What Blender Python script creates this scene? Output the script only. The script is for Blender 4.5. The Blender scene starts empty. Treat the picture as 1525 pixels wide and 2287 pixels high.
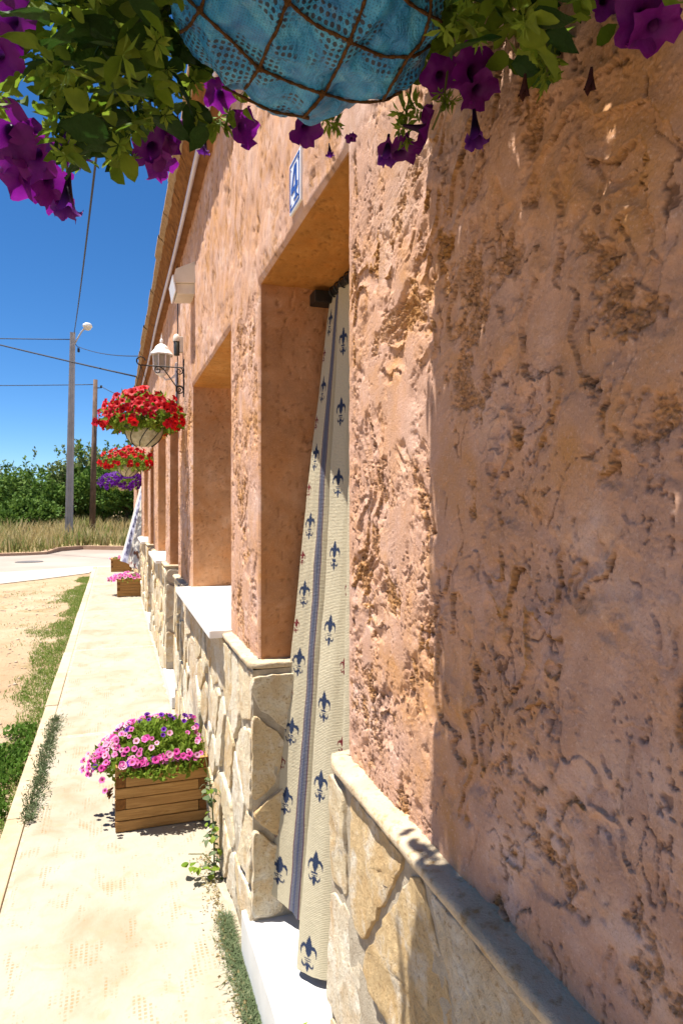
import bpy, bmesh, math, random
import numpy as np
from mathutils import Vector, Matrix, Quaternion
from mathutils.bvhtree import BVHTree

random.seed(7)
RNG = np.random.default_rng(7)
SC = bpy.context.scene
COL = SC.collection

# ------------------------------------------------------------------ camera, sky, sun, exposure
CAM_H = 1.51                       # eye height; pavement top is z = 0
YAW = math.atan(507 / 1480.0)      # camera looks a little to the right of the wall's direction (+Y)
CT, ST = math.cos(YAW), math.sin(YAW)
cam_data = bpy.data.cameras.new('camera')
cam = bpy.data.objects.new('camera', cam_data)
COL.objects.link(cam)
cam.location = (0, 0, CAM_H)
cam.rotation_euler = (math.radians(90), 0, -YAW)
cam_data.sensor_fit = 'VERTICAL'
cam_data.sensor_height = 36.0
cam_data.lens = 36.0 * 1480 / 2287
cam_data.shift_y = -13.5 / 2287
cam_data.clip_start = 0.02
cam_data.clip_end = 2000
cam_data.dof.use_dof = True
cam_data.dof.focus_distance = 1.15
cam_data.dof.aperture_fstop = 22.0
SC.camera = cam

SUN_TO = Vector((-1.0, 0.15, 3.3)).normalized()
world = bpy.data.worlds.new('World')
SC.world = world
world.use_nodes = True
wt = world.node_tree
for n in list(wt.nodes):
    wt.nodes.remove(n)
wo = wt.nodes.new('ShaderNodeOutputWorld')
wb = wt.nodes.new('ShaderNodeBackground')
ws = wt.nodes.new('ShaderNodeTexSky')
ws.sky_type = 'NISHITA'
ws.sun_disc = False
ws.sun_elevation = math.asin(SUN_TO.z)
ws.sun_rotation = math.atan2(SUN_TO.x, SUN_TO.y)
ws.altitude = 3000
ws.air_density = 1.0
ws.dust_density = 0.0
ws.ozone_density = 6.0
wb.inputs['Strength'].default_value = 0.070
wh = wt.nodes.new('ShaderNodeHueSaturation')      # the photograph's saturated film-like blue
wh.inputs['Saturation'].default_value = 1.2
wt.links.new(ws.outputs['Color'], wh.inputs['Color'])
wt.links.new(wh.outputs['Color'], wb.inputs['Color'])
wt.links.new(wb.outputs['Background'], wo.inputs['Surface'])

sl = bpy.data.lights.new('sun', 'SUN')
sl.energy = 4.9
sl.angle = math.radians(0.53)
sl.color = (1.0, 0.96, 0.895)
sun = bpy.data.objects.new('sun', sl)
COL.objects.link(sun)
sun.rotation_euler = SUN_TO.to_track_quat('Z', 'Y').to_euler()
sun.location = (-3, 1, 10)

SC.view_settings.view_transform = 'Standard'
SC.view_settings.look = 'None'
SC.view_settings.exposure = 1.25
SC.view_settings.gamma = 1
SC.view_settings.use_curve_mapping = False
SC.render.engine = 'CYCLES'
SC.cycles.max_bounces = 8
SC.cycles.diffuse_bounces = 5

# ------------------------------------------------------------------ helpers
def at(px, py, c):
    """the point seen at photo pixel (px, py) at depth c along the camera axis"""
    r = (px - 762.5) / 1480 * c
    return Vector((c * ST + r * CT, c * CT - r * ST, CAM_H + (1130 - py) / 1480 * c))

def proj(p):
    c = p[1] * CT + p[0] * ST
    r = p[0] * CT - p[1] * ST
    c = max(c, 1e-3)
    return 762.5 + 1480 * r / c, 1130 - 1480 * (p[2] - CAM_H) / c, c

_perm = np.random.default_rng(3).permutation(256)
_perm = np.concatenate([_perm, _perm, _perm])
_gx = np.cos(np.arange(256) / 256 * 2 * math.pi * 7)
_gy = np.sin(np.arange(256) / 256 * 2 * math.pi * 7)

def perlin(x, y, seed=0):
    x = np.asarray(x, float) + seed * 17.31
    y = np.asarray(y, float) + seed * 9.77
    xi = np.floor(x).astype(int); yi = np.floor(y).astype(int)
    xf = x - xi; yf = y - yi
    xi &= 255; yi &= 255
    u = xf * xf * xf * (xf * (xf * 6 - 15) + 10)
    v = yf * yf * yf * (yf * (yf * 6 - 15) + 10)
    def g(ix, iy, dx, dy):
        h = _perm[_perm[ix & 255] + (iy & 255)]
        return _gx[h] * dx + _gy[h] * dy
    a = g(xi, yi, xf, yf); b = g(xi + 1, yi, xf - 1, yf)
    c = g(xi, yi + 1, xf, yf - 1); d = g(xi + 1, yi + 1, xf - 1, yf - 1)
    return ((a + u * (b - a)) + v * ((c + u * (d - c)) - (a + u * (b - a)))) * 1.4

def fbm(x, y, o=4, seed=0, gain=0.5):
    s = 0; a = 1.0; f = 1.0; t = 0
    for i in range(o):
        s = s + a * perlin(x * f, y * f, seed + i * 3)
        t += a; a *= gain; f *= 2.03
    return s / t

def sstep(a, b, x):
    t = np.clip((x - a) / (b - a), 0, 1)
    return t * t * (3 - 2 * t)

def link(name, mesh, parent=None):
    o = bpy.data.objects.new(name, mesh)
    COL.objects.link(o)
    if parent is not None:
        o.parent = parent
    return o

def tag(o, label=None, cat=None, group=None, kind=None):
    if label: o['label'] = label
    if cat: o['category'] = cat
    if group: o['group'] = group
    if kind: o['kind'] = kind
    return o

def empty(name, loc, label=None, cat=None, group=None, rz=0):
    o = bpy.data.objects.new(name, None)
    o.empty_display_size = 0.1
    COL.objects.link(o)
    o.location = loc
    o.rotation_euler = (0, 0, rz)
    return tag(o, label, cat, group)

class MB:
    """collects verts and faces (with a material index) and links them as one mesh object"""
    def __init__(self):
        self.v = []; self.f = []; self.m = []
    def add(self, verts, faces, mi=0):
        b = len(self.v)
        self.v += [tuple(p) for p in verts]
        for f in faces:
            self.f.append([i + b for i in f]); self.m.append(mi)
    def box(self, lo, hi, mi=0, M=None):
        x0, y0, z0 = lo; x1, y1, z1 = hi
        vs = [(x0,y0,z0),(x1,y0,z0),(x1,y1,z0),(x0,y1,z0),(x0,y0,z1),(x1,y0,z1),(x1,y1,z1),(x0,y1,z1)]
        if M: vs = [M @ Vector(p) for p in vs]
        self.add(vs, [(0,3,2,1),(4,5,6,7),(0,1,5,4),(1,2,6,5),(2,3,7,6),(3,0,4,7)], mi)
    def bbox(self, lo, hi, b=0.004, mi=0, M=None):
        """box with chamfered edges"""
        lo = Vector(lo); hi = Vector(hi)
        bm = bmesh.new()
        bmesh.ops.create_cube(bm, size=1)
        for v in bm.verts:
            v.co = Vector([lo[i] + (v.co[i] + .5) * (hi[i] - lo[i]) for i in range(3)])
        bmesh.ops.bevel(bm, geom=bm.edges[:], offset=b, segments=2, affect='EDGES', profile=0.6)
        bm.verts.index_update()
        vs = [(M @ v.co if M else v.co) for v in bm.verts]
        self.add(vs, [[v.index for v in f.verts] for f in bm.faces], mi)
        bm.free()
    def tube(self, pts, rad, n=8, mi=0, cap=True):
        pts = [Vector(p) for p in pts]
        rads = rad if hasattr(rad, '__len__') else [rad] * len(pts)
        ring = []; up = None
        for i, p in enumerate(pts):
            d = (pts[min(i + 1, len(pts) - 1)] - pts[max(i - 1, 0)]).normalized()
            if up is None:
                up = d.orthogonal().normalized()
            up = (up - d * up.dot(d))
            up = up.normalized() if up.length > 1e-6 else d.orthogonal().normalized()
            s = d.cross(up)
            ring.append([p + (up * math.cos(2*math.pi*k/n) + s * math.sin(2*math.pi*k/n)) * rads[i] for k in range(n)])
        b = len(self.v)
        for r in ring: self.v += [tuple(q) for q in r]
        for i in range(len(pts) - 1):
            for k in range(n):
                self.f.append([b+i*n+k, b+i*n+(k+1)%n, b+(i+1)*n+(k+1)%n, b+(i+1)*n+k]); self.m.append(mi)
        if cap:
            self.f.append([b+k for k in range(n)][::-1]); self.m.append(mi)
            e = b + (len(pts)-1)*n
            self.f.append([e+k for k in range(n)]); self.m.append(mi)
    def lathe(self, prof, n=20, c=(0,0,0), mi=0, sq=False):
        """profile [(r, z)] turned round z; sq=4-sided look via n=4"""
        b = len(self.v)
        for r, z in prof:
            for k in range(n):
                a = 2*math.pi*(k+.5)/n
                self.v.append((c[0]+r*math.cos(a), c[1]+r*math.sin(a), c[2]+z))
        for i in range(len(prof)-1):
            for k in range(n):
                self.f.append([b+i*n+k, b+i*n+(k+1)%n, b+(i+1)*n+(k+1)%n, b+(i+1)*n+k]); self.m.append(mi)
    def prism(self, poly, axis, a0, a1, mi=0):
        """extrude a 2-D polygon along an axis ('y': poly is (x,z); 'x': poly is (y,z); 'z': poly is (x,y))"""
        def P(q, a):
            return {'y': (q[0], a, q[1]), 'x': (a, q[0], q[1]), 'z': (q[0], q[1], a)}[axis]
        n = len(poly)
        vs = [P(q, a0) for q in poly] + [P(q, a1) for q in poly]
        fs = [list(range(n))[::-1], list(range(n, 2*n))] + [[k, (k+1)%n, n+(k+1)%n, n+k] for k in range(n)]
        self.add(vs, fs, mi)
    def mesh(self, name, mats, smooth=False, fix=True):
        me = bpy.data.meshes.new(name)
        me.from_pydata(self.v, [], self.f)
        for m in (mats if isinstance(mats, (list, tuple)) else [mats]): me.materials.append(m)
        if len(me.materials) > 1:
            me.polygons.foreach_set('material_index', self.m)
        if fix:
            bm = bmesh.new(); bm.from_mesh(me)
            bmesh.ops.recalc_face_normals(bm, faces=bm.faces[:])
            bm.to_mesh(me); bm.free()
        if smooth:
            me.polygons.foreach_set('use_smooth', [True]*len(me.polygons))
        me.update()
        return me
    def build(self, name, mats, parent=None, smooth=False, fix=True):
        return link(name, self.mesh(name, mats, smooth, fix), parent)

def np_mesh(name, V, F, mat, smooth=True, attrs=None, uv=None):
    """fast mesh from arrays; F is (n, k)"""
    me = bpy.data.meshes.new(name)
    V = np.asarray(V, np.float32).reshape(-1, 3); F = np.asarray(F, np.int32)
    n, k = F.shape
    me.vertices.add(len(V)); me.vertices.foreach_set('co', V.ravel())
    me.loops.add(n*k); me.loops.foreach_set('vertex_index', F.ravel())
    me.polygons.add(n)
    me.polygons.foreach_set('loop_start', np.arange(n, dtype=np.int32)*k)
    me.polygons.foreach_set('loop_total', np.full(n, k, np.int32))
    if smooth: me.polygons.foreach_set('use_smooth', np.ones(n, bool))
    for key, val in (attrs or {}).items():
        val = np.asarray(val, np.float32)
        if val.ndim == 1:
            a = me.attributes.new(key, 'FLOAT', 'POINT'); a.data.foreach_set('value', val)
        else:
            a = me.attributes.new(key, 'FLOAT_COLOR', 'POINT')
            a.data.foreach_set('color', np.concatenate([val, np.ones((len(val), 1), np.float32)], 1).ravel())
    if uv is not None:
        ul = me.uv_layers.new(name='UVMap')
        ul.data.foreach_set('uv', np.asarray(uv, np.float32)[F.ravel()].ravel())
    me.materials.append(mat)
    me.update(calc_edges=True); me.validate()
    return me

def grid_faces(n, m, keep=None, flip=False):
    i, j = np.meshgrid(np.arange(n-1), np.arange(m-1), indexing='ij')
    a = i*m+j
    F = np.stack([a, a+1, a+m+1, a+m] if not flip else [a, a+m, a+m+1, a+1], -1)
    F = F[keep] if keep is not None else F.reshape(-1, 4)
    return F.reshape(-1, 4)

def compact(V, F, attrs):
    used = np.unique(F); mp = np.full(len(V), -1, np.int64); mp[used] = np.arange(len(used))
    return V[used], mp[F], {k: v[used] for k, v in attrs.items()}

# ------------------------------------------------------------------ materials
class NT:
    def __init__(self, name):
        self.m = bpy.data.materials.new(name); self.m.use_nodes = True
        self.t = self.m.node_tree; self.n = self.t.nodes
        self.p = self.n['Principled BSDF']; self.out = self.n['Material Output']
        self._tc = None
    def new(self, typ, **kw):
        n = self.n.new(typ)
        for k, v in kw.items(): setattr(n, k, v)
        return n
    def L(self, a, b): self.t.links.new(a, b)
    def coord(self, kind='Object'):
        if self._tc is None: self._tc = self.new('ShaderNodeTexCoord')
        return self._tc.outputs[kind]
    def mapped(self, scale=(1,1,1), vec=None):
        mp = self.new('ShaderNodeMapping'); mp.inputs['Scale'].default_value = scale
        self.L(vec if vec is not None else self.coord(), mp.inputs['Vector']); return mp.outputs['Vector']
    def noise(self, scale, detail=4, rough=.55, dist=0, vec=None):
        n = self.new('ShaderNodeTexNoise')
        n.inputs['Scale'].default_value = scale; n.inputs['Detail'].default_value = detail
        n.inputs['Roughness'].default_value = rough; n.inputs['Distortion'].default_value = dist
        self.L(vec if vec is not None else self.coord(), n.inputs['Vector']); return n.outputs['Fac']
    def ramp(self, fac, stops):
        r = self.new('ShaderNodeValToRGB')
        e = r.color_ramp.elements
        while len(e) < len(stops): e.new(0.5)
        for i, (p, c) in enumerate(stops):
            e[i].position = p; e[i].color = (*c, 1) if len(c) == 3 else c
        self.L(fac, r.inputs['Fac']); return r.outputs['Color']
    def mix(self, fac, a, b, typ='MIX'):
        n = self.new('ShaderNodeMix', data_type='RGBA', blend_type=typ)
        for s, v in (('Factor', fac), ('A', a), ('B', b)):
            sock = [i for i in n.inputs if i.name == s and (i.type == 'RGBA' or s == 'Factor' and i.type == 'VALUE')][0]
            if isinstance(v, (int, float)): sock.default_value = v
            elif isinstance(v, tuple): sock.default_value = (*v, 1)
            else: self.L(v, sock)
        return [o for o in n.outputs if o.type == 'RGBA'][0]
    def math(self, op, a, b=0.0):
        n = self.new('ShaderNodeMath', operation=op)
        for i, v in enumerate((a, b)):
            if isinstance(v, (int, float)): n.inputs[i].default_value = v
            else: self.L(v, n.inputs[i])
        return n.outputs[0]
    def attr(self, name):
        n = self.new('ShaderNodeAttribute', attribute_name=name); return n
    def rand(self):
        return self.new('ShaderNodeObjectInfo').outputs['Random']
    def bump(self, h, dist=.002, strength=1.0, prev=None):
        b = self.new('ShaderNodeBump'); b.inputs['Strength'].default_value = strength; b.inputs['Distance'].default_value = dist
        self.L(h, b.inputs['Height'])
        if prev is not None: self.L(prev, b.inputs['Normal'])
        return b.outputs['Normal']
    def fin(self, col, rough=.85, normal=None, spec=.3, translucent=0, metallic=0):
        if isinstance(col, tuple): self.p.inputs['Base Color'].default_value = (*col, 1)
        else: self.L(col, self.p.inputs['Base Color'])
        self.p.inputs['Roughness'].default_value = rough
        self.p.inputs['Specular IOR Level'].default_value = spec
        self.p.inputs['Metallic'].default_value = metallic
        if normal is not None: self.L(normal, self.p.inputs['Normal'])
        if translucent:
            tr = self.new('ShaderNodeBsdfTranslucent'); mx = self.new('ShaderNodeMixShader')
            mx.inputs[0].default_value = translucent
            if isinstance(col, tuple): tr.inputs['Color'].default_value = (*col, 1)
            else: self.L(col, tr.inputs['Color'])
            self.L(self.p.outputs[0], mx.inputs[1]); self.L(tr.outputs[0], mx.inputs[2])
            self.L(mx.outputs[0], self.out.inputs['Surface'])
        return self.m

def simple(name, a, b, scale=20, rough=.8, bump=.001, bscale=80, spec=.3, metallic=0, translucent=0):
    t = NT(name)
    c = t.ramp(t.noise(scale, 5), [(.32, a), (.68, b)])
    n = t.bump(t.noise(bscale, 4), bump) if bump else None
    return t.fin(c, rough, n, spec, translucent, metallic)

def m_stucco(name, pink, pale, ochre):
    t = NT(name)
    big = t.noise(2.6, 6, .66, .8)
    mid = t.noise(14, 5, .6)
    c = t.ramp(big, [(.32, pale), (.50, pink), (.70, ochre)])
    c = t.mix(t.ramp(t.noise(7, 6, .7, 1.0), [(.43, (0,0,0)), (.68, (.7,)*3)]), c, tuple(x*y for x, y in zip(ochre, (1.12, 1.1, 1.05))))
    c = t.mix(t.ramp(mid, [(.42, (0,0,0)), (.72, (1,1,1))]), c, tuple(x*.78 for x in pink))
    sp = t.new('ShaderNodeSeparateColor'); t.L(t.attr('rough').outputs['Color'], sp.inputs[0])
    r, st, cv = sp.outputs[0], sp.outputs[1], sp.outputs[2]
    gr = t.noise(70, 5, .7)
    c = t.mix(t.math('MULTIPLY', r, t.ramp(gr, [(.35, (.15,)*3), (.62, (.95,)*3)])), c, ochre)
    c = t.mix(t.ramp(t.noise(430, 3, .7), [(.54, (0,0,0)), (.72, (.42,)*3)]), c, tuple(x*.55 for x in ochre))
    c = t.mix(t.ramp(t.noise(210, 4, .7), [(.56, (0,0,0)), (.72, (.5,)*3)]), c, tuple(min(.8, x*1.15) for x in pale))
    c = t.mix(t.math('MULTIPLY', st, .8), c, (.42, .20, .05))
    c = t.mix(t.math('MULTIPLY', cv, .88), c, (.085, .036, .02))  # crevice shade, along with dirt, put into the colour as dark brown
    n = t.bump(t.noise(420, 5, .8), .0022, .9)
    n = t.bump(t.noise(120, 5, .65), .003, .5, n)
    return t.fin(c, .93, n, .12)

M = {}
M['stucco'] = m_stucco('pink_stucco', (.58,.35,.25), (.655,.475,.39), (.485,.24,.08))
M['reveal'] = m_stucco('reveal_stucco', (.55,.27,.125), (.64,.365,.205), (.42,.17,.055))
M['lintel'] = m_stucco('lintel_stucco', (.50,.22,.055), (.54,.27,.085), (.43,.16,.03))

t = NT('mortar')
M['mortar'] = t.fin(t.ramp(t.noise(30,5), [(.3,(.36,.295,.21)),(.7,(.50,.43,.325))]), .95, t.bump(t.noise(160,5,.7), .006), .1)
t = NT('cap_mortar')
c = t.ramp(t.noise(9,5), [(.3,(.45,.34,.21)),(.7,(.58,.475,.33))])
c = t.mix(t.ramp(t.noise(60,4),[(.55,(0,0,0)),(.75,(1,1,1))]), c, (.36,.23,.10))
M['cap'] = t.fin(c, .93, t.bump(t.noise(140,5,.7), .004), .1)
t = NT('plinth_stone')
rnd = t.rand()
base = t.ramp(rnd, [(.0,(.62,.49,.29)),(.25,(.68,.585,.42)),(.45,(.58,.415,.215)),(.62,(.70,.63,.49)),(.8,(.55,.365,.165)),(1.,(.66,.56,.38))])
off = t.new('ShaderNodeVectorMath', operation='ADD')
cmb = t.new('ShaderNodeCombineXYZ'); mu = t.math('MULTIPLY', rnd, 37.0)
for i in range(3): t.L(mu, cmb.inputs[i])
t.L(t.coord(), off.inputs[0]); t.L(cmb.outputs[0], off.inputs[1])
v = off.outputs[0]
c = t.mix(t.ramp(t.noise(9,5,.6,1.2,v), [(.48,(0,0,0)),(.75,(.7,)*3)]), base, (.52,.31,.12))
c = t.mix(t.ramp(t.noise(16,5,.6,.5,v), [(.5,(0,0,0)),(.7,(.8,)*3)]), c, (.74,.69,.58))
c = t.mix(t.ramp(t.noise(120,3,.6,0,v), [(.56,(0,0,0)),(.72,(.75,)*3)]), c, (.34,.21,.095))
M['stone'] = t.fin(c, .9, t.bump(t.noise(60,8,.72,.4,v), .013), .15)
M['sill'] = simple('white_sill_stone', (.76,.74,.69), (.82,.80,.76), 12, .5, .0004, 200, .4)
M['step'] = simple('white_step_stone', (.56,.545,.51), (.64,.625,.60), 8, .5, .0005, 150, .4)
M['white'] = simple('white_paint', (.70,.68,.64), (.78,.76,.73), 15, .45, .0003, 100, .4)
M['strip'] = simple('lilac_white_plastic', (.44,.41,.47), (.52,.49,.55), 6, .4, 0, 1, .4)
M['offwhite'] = simple('aged_white_plastic', (.58,.52,.42), (.68,.62,.52), 10, .5, .0003, 90, .4)
M['black'] = simple('black_iron', (.010,.009,.008), (.02,.017,.015), 40, .5, .0004, 300, .4)
M['cable'] = simple('dark_cable', (.02,.02,.022), (.03,.03,.035), 30, .6, 0, 1)
M['dark'] = simple('dark_glass_body', (.02,.025,.02), (.05,.05,.04), 20, .3, 0, 1, .5)
M['tile'] = simple('eave_tile', (.13,.05,.010), (.27,.115,.028), 22, .95, .006, 60, .1)
M['tilelip'] = simple('tile_lip', (.24,.15,.075), (.34,.235,.125), 25, .9, .003, 90, .1)
M['soffit'] = simple('eave_mortar', (.17,.075,.03), (.25,.125,.055), 12, .95, .003, 60, .1)
M['doorwood'] = simple('varnished_door', (.16,.07,.03), (.22,.10,.045), 14, .5, .0005, 60)
M['glass'] = simple('dark_window_glass', (.03,.035,.04), (.04,.045,.05), 3, .06, 0, 1, .6)
M['ceramic'] = simple('white_ceramic', (.72,.73,.74), (.80,.81,.82), 20, .2, 0, 1, .5)
M['blueprint'] = simple('blue_glaze', (.03,.07,.28), (.05,.11,.36), 60, .25, 0, 1, .5)
t = NT('planter_wood')
rnd = t.rand()
off = t.new('ShaderNodeVectorMath', operation='ADD'); cmb = t.new('ShaderNodeCombineXYZ'); mu = t.math('MULTIPLY', rnd, 21.0)
for i in range(3): t.L(mu, cmb.inputs[i])
t.L(t.coord(), off.inputs[0]); t.L(cmb.outputs[0], off.inputs[1])
g = t.noise(1.0, 6, .6, 1.4, t.mapped((5, 26, 70), off.outputs[0]))
c = t.ramp(g, [(.3,(.25,.12,.028)),(.55,(.40,.21,.06)),(.75,(.51,.295,.10))])
c = t.mix(t.math('MULTIPLY', rnd, .45), c, (.30,.145,.04))
M['wood'] = t.fin(c, .6, t.bump(g, .0015), .3)
t = NT('end_grain')
M['endgrain'] = t.fin(t.ramp(t.noise(60,4),[(.3,(.12,.05,.012)),(.7,(.24,.10,.025))]), .8, t.bump(t.noise(120,3),.001), .2)
M['soil'] = simple('potting_soil', (.035,.022,.012), (.07,.045,.028), 60, 1, .004, 120, .05)

def m_leaf(name, cols, tr=.4, rough=.5):
    t = NT(name)
    g = t.new('ShaderNodeNewGeometry').outputs['Random Per Island']
    r = t.math('FRACT', t.math('ADD', g, t.rand()))
    c = t.ramp(r, [(i/(len(cols)-1), k) for i, k in enumerate(cols)])
    c = t.mix(t.ramp(t.noise(60,3),[(.4,(0,0,0)),(.7,(.5,)*3)]), c, tuple(x*.7 for x in cols[0]))
    return t.fin(c, max(rough, .62), t.bump(t.noise(150,3),.0015), .12, tr)
M['leafdark'] = m_leaf('broad_leaf', [(.012,.036,.005),(.022,.058,.008),(.035,.08,.011)], .25, .4)
M['leaf'] = m_leaf('petunia_leaf', [(.075,.135,.010),(.125,.20,.016),(.21,.275,.028),(.09,.16,.013)], .55)
M['leafbright'] = m_leaf('bright_leaf', [(.13,.215,.022),(.20,.29,.032),(.27,.34,.05)], .45)
M['leafdead'] = m_leaf('withered_bloom', [(.11,.035,.008),(.16,.06,.012),(.035,.012,.02)], .2, .8)
M['stem'] = simple('stem', (.09,.10,.025), (.14,.15,.04), 30, .7, 0, 1)

def m_petal(name, rim, mid, throat, tr=.4):
    t = NT(name)
    rr = t.attr('rad').outputs['Fac']
    c = t.ramp(rr, [(.0,throat),(.30,throat),(.48,mid),(1.,rim)])
    c = t.mix(t.math('MULTIPLY', t.ramp(t.noise(70,3),[(.4,(0,0,0)),(.7,(1,)*3)]), .35), c, tuple(x*.7 for x in mid))
    hsv = t.new('ShaderNodeHueSaturation'); hsv.inputs['Hue'].default_value = .5
    t.L(t.math('ADD', t.math('MULTIPLY', t.rand(), .5), .75), hsv.inputs['Value']); t.L(c, hsv.inputs['Color'])
    return t.fin(hsv.outputs[0], .55, t.bump(t.noise(200,3),.0008), .25, tr)
M['purple'] = m_petal('purple_petal', (.165,.006,.20), (.115,.004,.145), (.025,.003,.04))
M['violet'] = m_petal('violet_petal', (.165,.012,.36), (.115,.008,.27), (.03,.004,.07))
M['red'] = m_petal('red_petal', (.60,.006,.009), (.50,.004,.008), (.20,.003,.006))
M['redpink'] = m_petal('crimson_petal', (.58,.008,.03), (.48,.006,.022), (.22,.004,.012))
M['pink'] = m_petal('pink_petal', (.74,.17,.46), (.62,.10,.36), (.50,.18,.05))
M['palepink'] = m_petal('pale_pink_petal', (.80,.42,.58), (.74,.28,.45), (.50,.30,.10))
M['magenta'] = m_petal('magenta_petal', (.62,.06,.32), (.50,.04,.25), (.15,.01,.06))
M['deepviolet'] = m_petal('deep_violet_petal', (.14,.02,.26), (.09,.01,.18), (.01,.002,.02))

# bag liner: blue woven plastic with printed dots
t = NT('blue_plastic_bag')
uvv = t.coord('UV')
def dots(scale, rad):
    mp = t.mapped((scale, scale, 1), uvv)
    fr = t.new('ShaderNodeVectorMath', operation='FRACTION'); t.L(mp, fr.inputs[0])
    sb = t.new('ShaderNodeVectorMath', operation='SUBTRACT'); t.L(fr.outputs[0], sb.inputs[0]); sb.inputs[1].default_value = (.5,.5,0)
    ln = t.new('ShaderNodeVectorMath', operation='LENGTH'); t.L(sb.outputs[0], ln.inputs[0])
    return t.math('LESS_THAN', ln.outputs['Value'], rad)
c = t.ramp(t.noise(16,5,.65,1.5,uvv), [(.28,(.008,.105,.34)),(.5,(.02,.235,.50)),(.74,(.10,.40,.60))])
c = t.mix(t.ramp(t.noise(42,5,.7,.6,uvv),[(.58,(0,0,0)),(.76,(.5,)*3)]), c, (.24,.47,.58))
c = t.mix(t.ramp(t.noise(11,4,.6,.8,uvv),[(.66,(0,0,0)),(.76,(.55,)*3)]), c, (.34,.29,.17))
c = t.mix(t.math('MULTIPLY', dots(330, .18), .7), c, (.008,.05,.11))
band = t.ramp(t.noise(13,1,.4,1.0,uvv),[(.50,(0,0,0)),(.53,(1,)*3)])
c = t.mix(t.math('MULTIPLY', t.math('MULTIPLY', dots(150, .33), band), .92), c, (.012,.012,.022))
M['bag'] = t.fin(c, .42, t.bump(t.noise(60,5,.6,1.0,uvv), .006), .45)
M['rope'] = simple('brown_rope', (.06,.028,.01), (.13,.062,.022), 160, .95, .004, 420, .1)
M['liner'] = simple('mossy_liner', (.30,.27,.16), (.50,.47,.33), 30, .9, .006, 60, .1)

# ground materials
t = NT('dirt')
c = t.ramp(t.noise(1.1,6,.6,.5), [(.3,(.37,.245,.145)),(.5,(.45,.32,.20)),(.7,(.50,.385,.265))])
c = t.mix(t.ramp(t.noise(26,4,.6),[(.55,(0,0,0)),(.75,(.8,)*3)]), c, (.36,.23,.14))
c = t.mix(t.ramp(t.noise(3.2,5,.65,.8),[(.56,(0,0,0)),(.66,(.7,)*3)]), c, (.20,.185,.07))
M['dirt'] = t.fin(c, 1, t.bump(t.noise(45,5,.7), .03), .05)
t = NT('pale_road')
c = t.ramp(t.noise(.35,5,.6), [(.35,(.28,.225,.185)),(.65,(.36,.305,.255))])
c = t.mix(t.ramp(t.noise(14,4,.6),[(.55,(0,0,0)),(.75,(.35,)*3)]), c, (.36,.29,.24))
M['road'] = t.fin(c, .95, t.bump(t.noise(90,4), .004), .1)
M['apron'] = simple('pale_concrete_apron', (.40,.35,.285), (.47,.42,.355), 2.5, .95, .003, 60, .1)
t = NT('pavement_concrete')
c = t.ramp(t.noise(2.3,6,.62,.8), [(.30,(.275,.22,.145)),(.46,(.32,.28,.21)),(.66,(.345,.31,.25))])
st = t.ramp(t.noise(5.5,5,.6,1.2), [(.54,(0,0,0)),(.70,(1,)*3)])
c = t.mix(t.math('MULTIPLY', st, .5), c, (.29,.225,.125))
# faint stamped mesh: rows of tiny pits, broken up by noise
mp = t.mapped((62, 62, 1))
fr = t.new('ShaderNodeVectorMath', operation='FRACTION'); t.L(mp, fr.inputs[0])
sb = t.new('ShaderNodeVectorMath', operation='SUBTRACT'); t.L(fr.outputs[0], sb.inputs[0]); sb.inputs[1].default_value = (.5,.5,0)
sx = t.new('ShaderNodeSeparateXYZ'); t.L(sb.outputs[0], sx.inputs[0])
pit = t.math('MULTIPLY', t.math('LESS_THAN', t.math('ABSOLUTE', sx.outputs[0]), .26), t.math('LESS_THAN', t.math('ABSOLUTE', sx.outputs[1]), .30))
pm = t.ramp(t.noise(7,4,.7,.4,t.mapped((1.6,.8,1))), [(.54,(0,0,0)),(.62,(1,)*3)])
pitm = t.math('MULTIPLY', pit, pm)
c = t.mix(t.math('MULTIPLY', pitm, .55), c, (.27,.155,.05))
M['pave'] = t.fin(c, .9, t.bump(t.math('SUBTRACT', t.noise(40,5,.6), t.math('MULTIPLY', pitm, .4)), .003), .12)
t = NT('kerb_concrete')
M['kerb'] = t.fin(t.mix(t.math('MULTIPLY', t.rand(), .6), t.ramp(t.noise(7,5),[(.3,(.36,.26,.155)),(.7,(.44,.36,.25))]), (.42,.385,.32)), .92, t.bump(t.noise(90,5), .003), .1)
M['fieldsoil'] = simple('dry_field_soil', (.30,.22,.11), (.42,.33,.17), .8, 1, .02, 20, .05)
M['roadkerb'] = simple('reddish_kerb', (.36,.22,.14), (.46,.31,.21), 3, .95, .003, 40, .1)
M['grass'] = m_leaf('green_grass', [(.09,.15,.02),(.135,.20,.03),(.21,.235,.06)], .4)
M['clover'] = m_leaf('clover', [(.06,.135,.016),(.095,.185,.025),(.14,.235,.04)], .35)
M['greyweed'] = m_leaf('grey_green_weed', [(.085,.12,.05),(.13,.17,.08),(.19,.21,.11)], .3)
M['straw'] = m_leaf('straw_grass', [(.34,.25,.11),(.42,.33,.16),(.28,.24,.09),(.46,.38,.22)], .35)
M['drygreen'] = m_leaf('dry_green_grass', [(.17,.19,.05),(.13,.17,.04),(.24,.22,.08)], .35)
M['pole'] = simple('grey_concrete_pole', (.34,.31,.29), (.44,.41,.385), 3, .9, .003, 40, .1)
M['woodpole'] = simple('weathered_pole_wood', (.10,.065,.045), (.17,.11,.08), 6, .9, .003, 60, .1)
M['bark'] = simple('bark', (.06,.045,.03), (.10,.075,.05), 12, .95, .01, 30, .1)
M['hill'] = simple('wooded_hill', (.05,.085,.035), (.08,.115,.05), .25, 1, 0, 1, .05)
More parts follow.
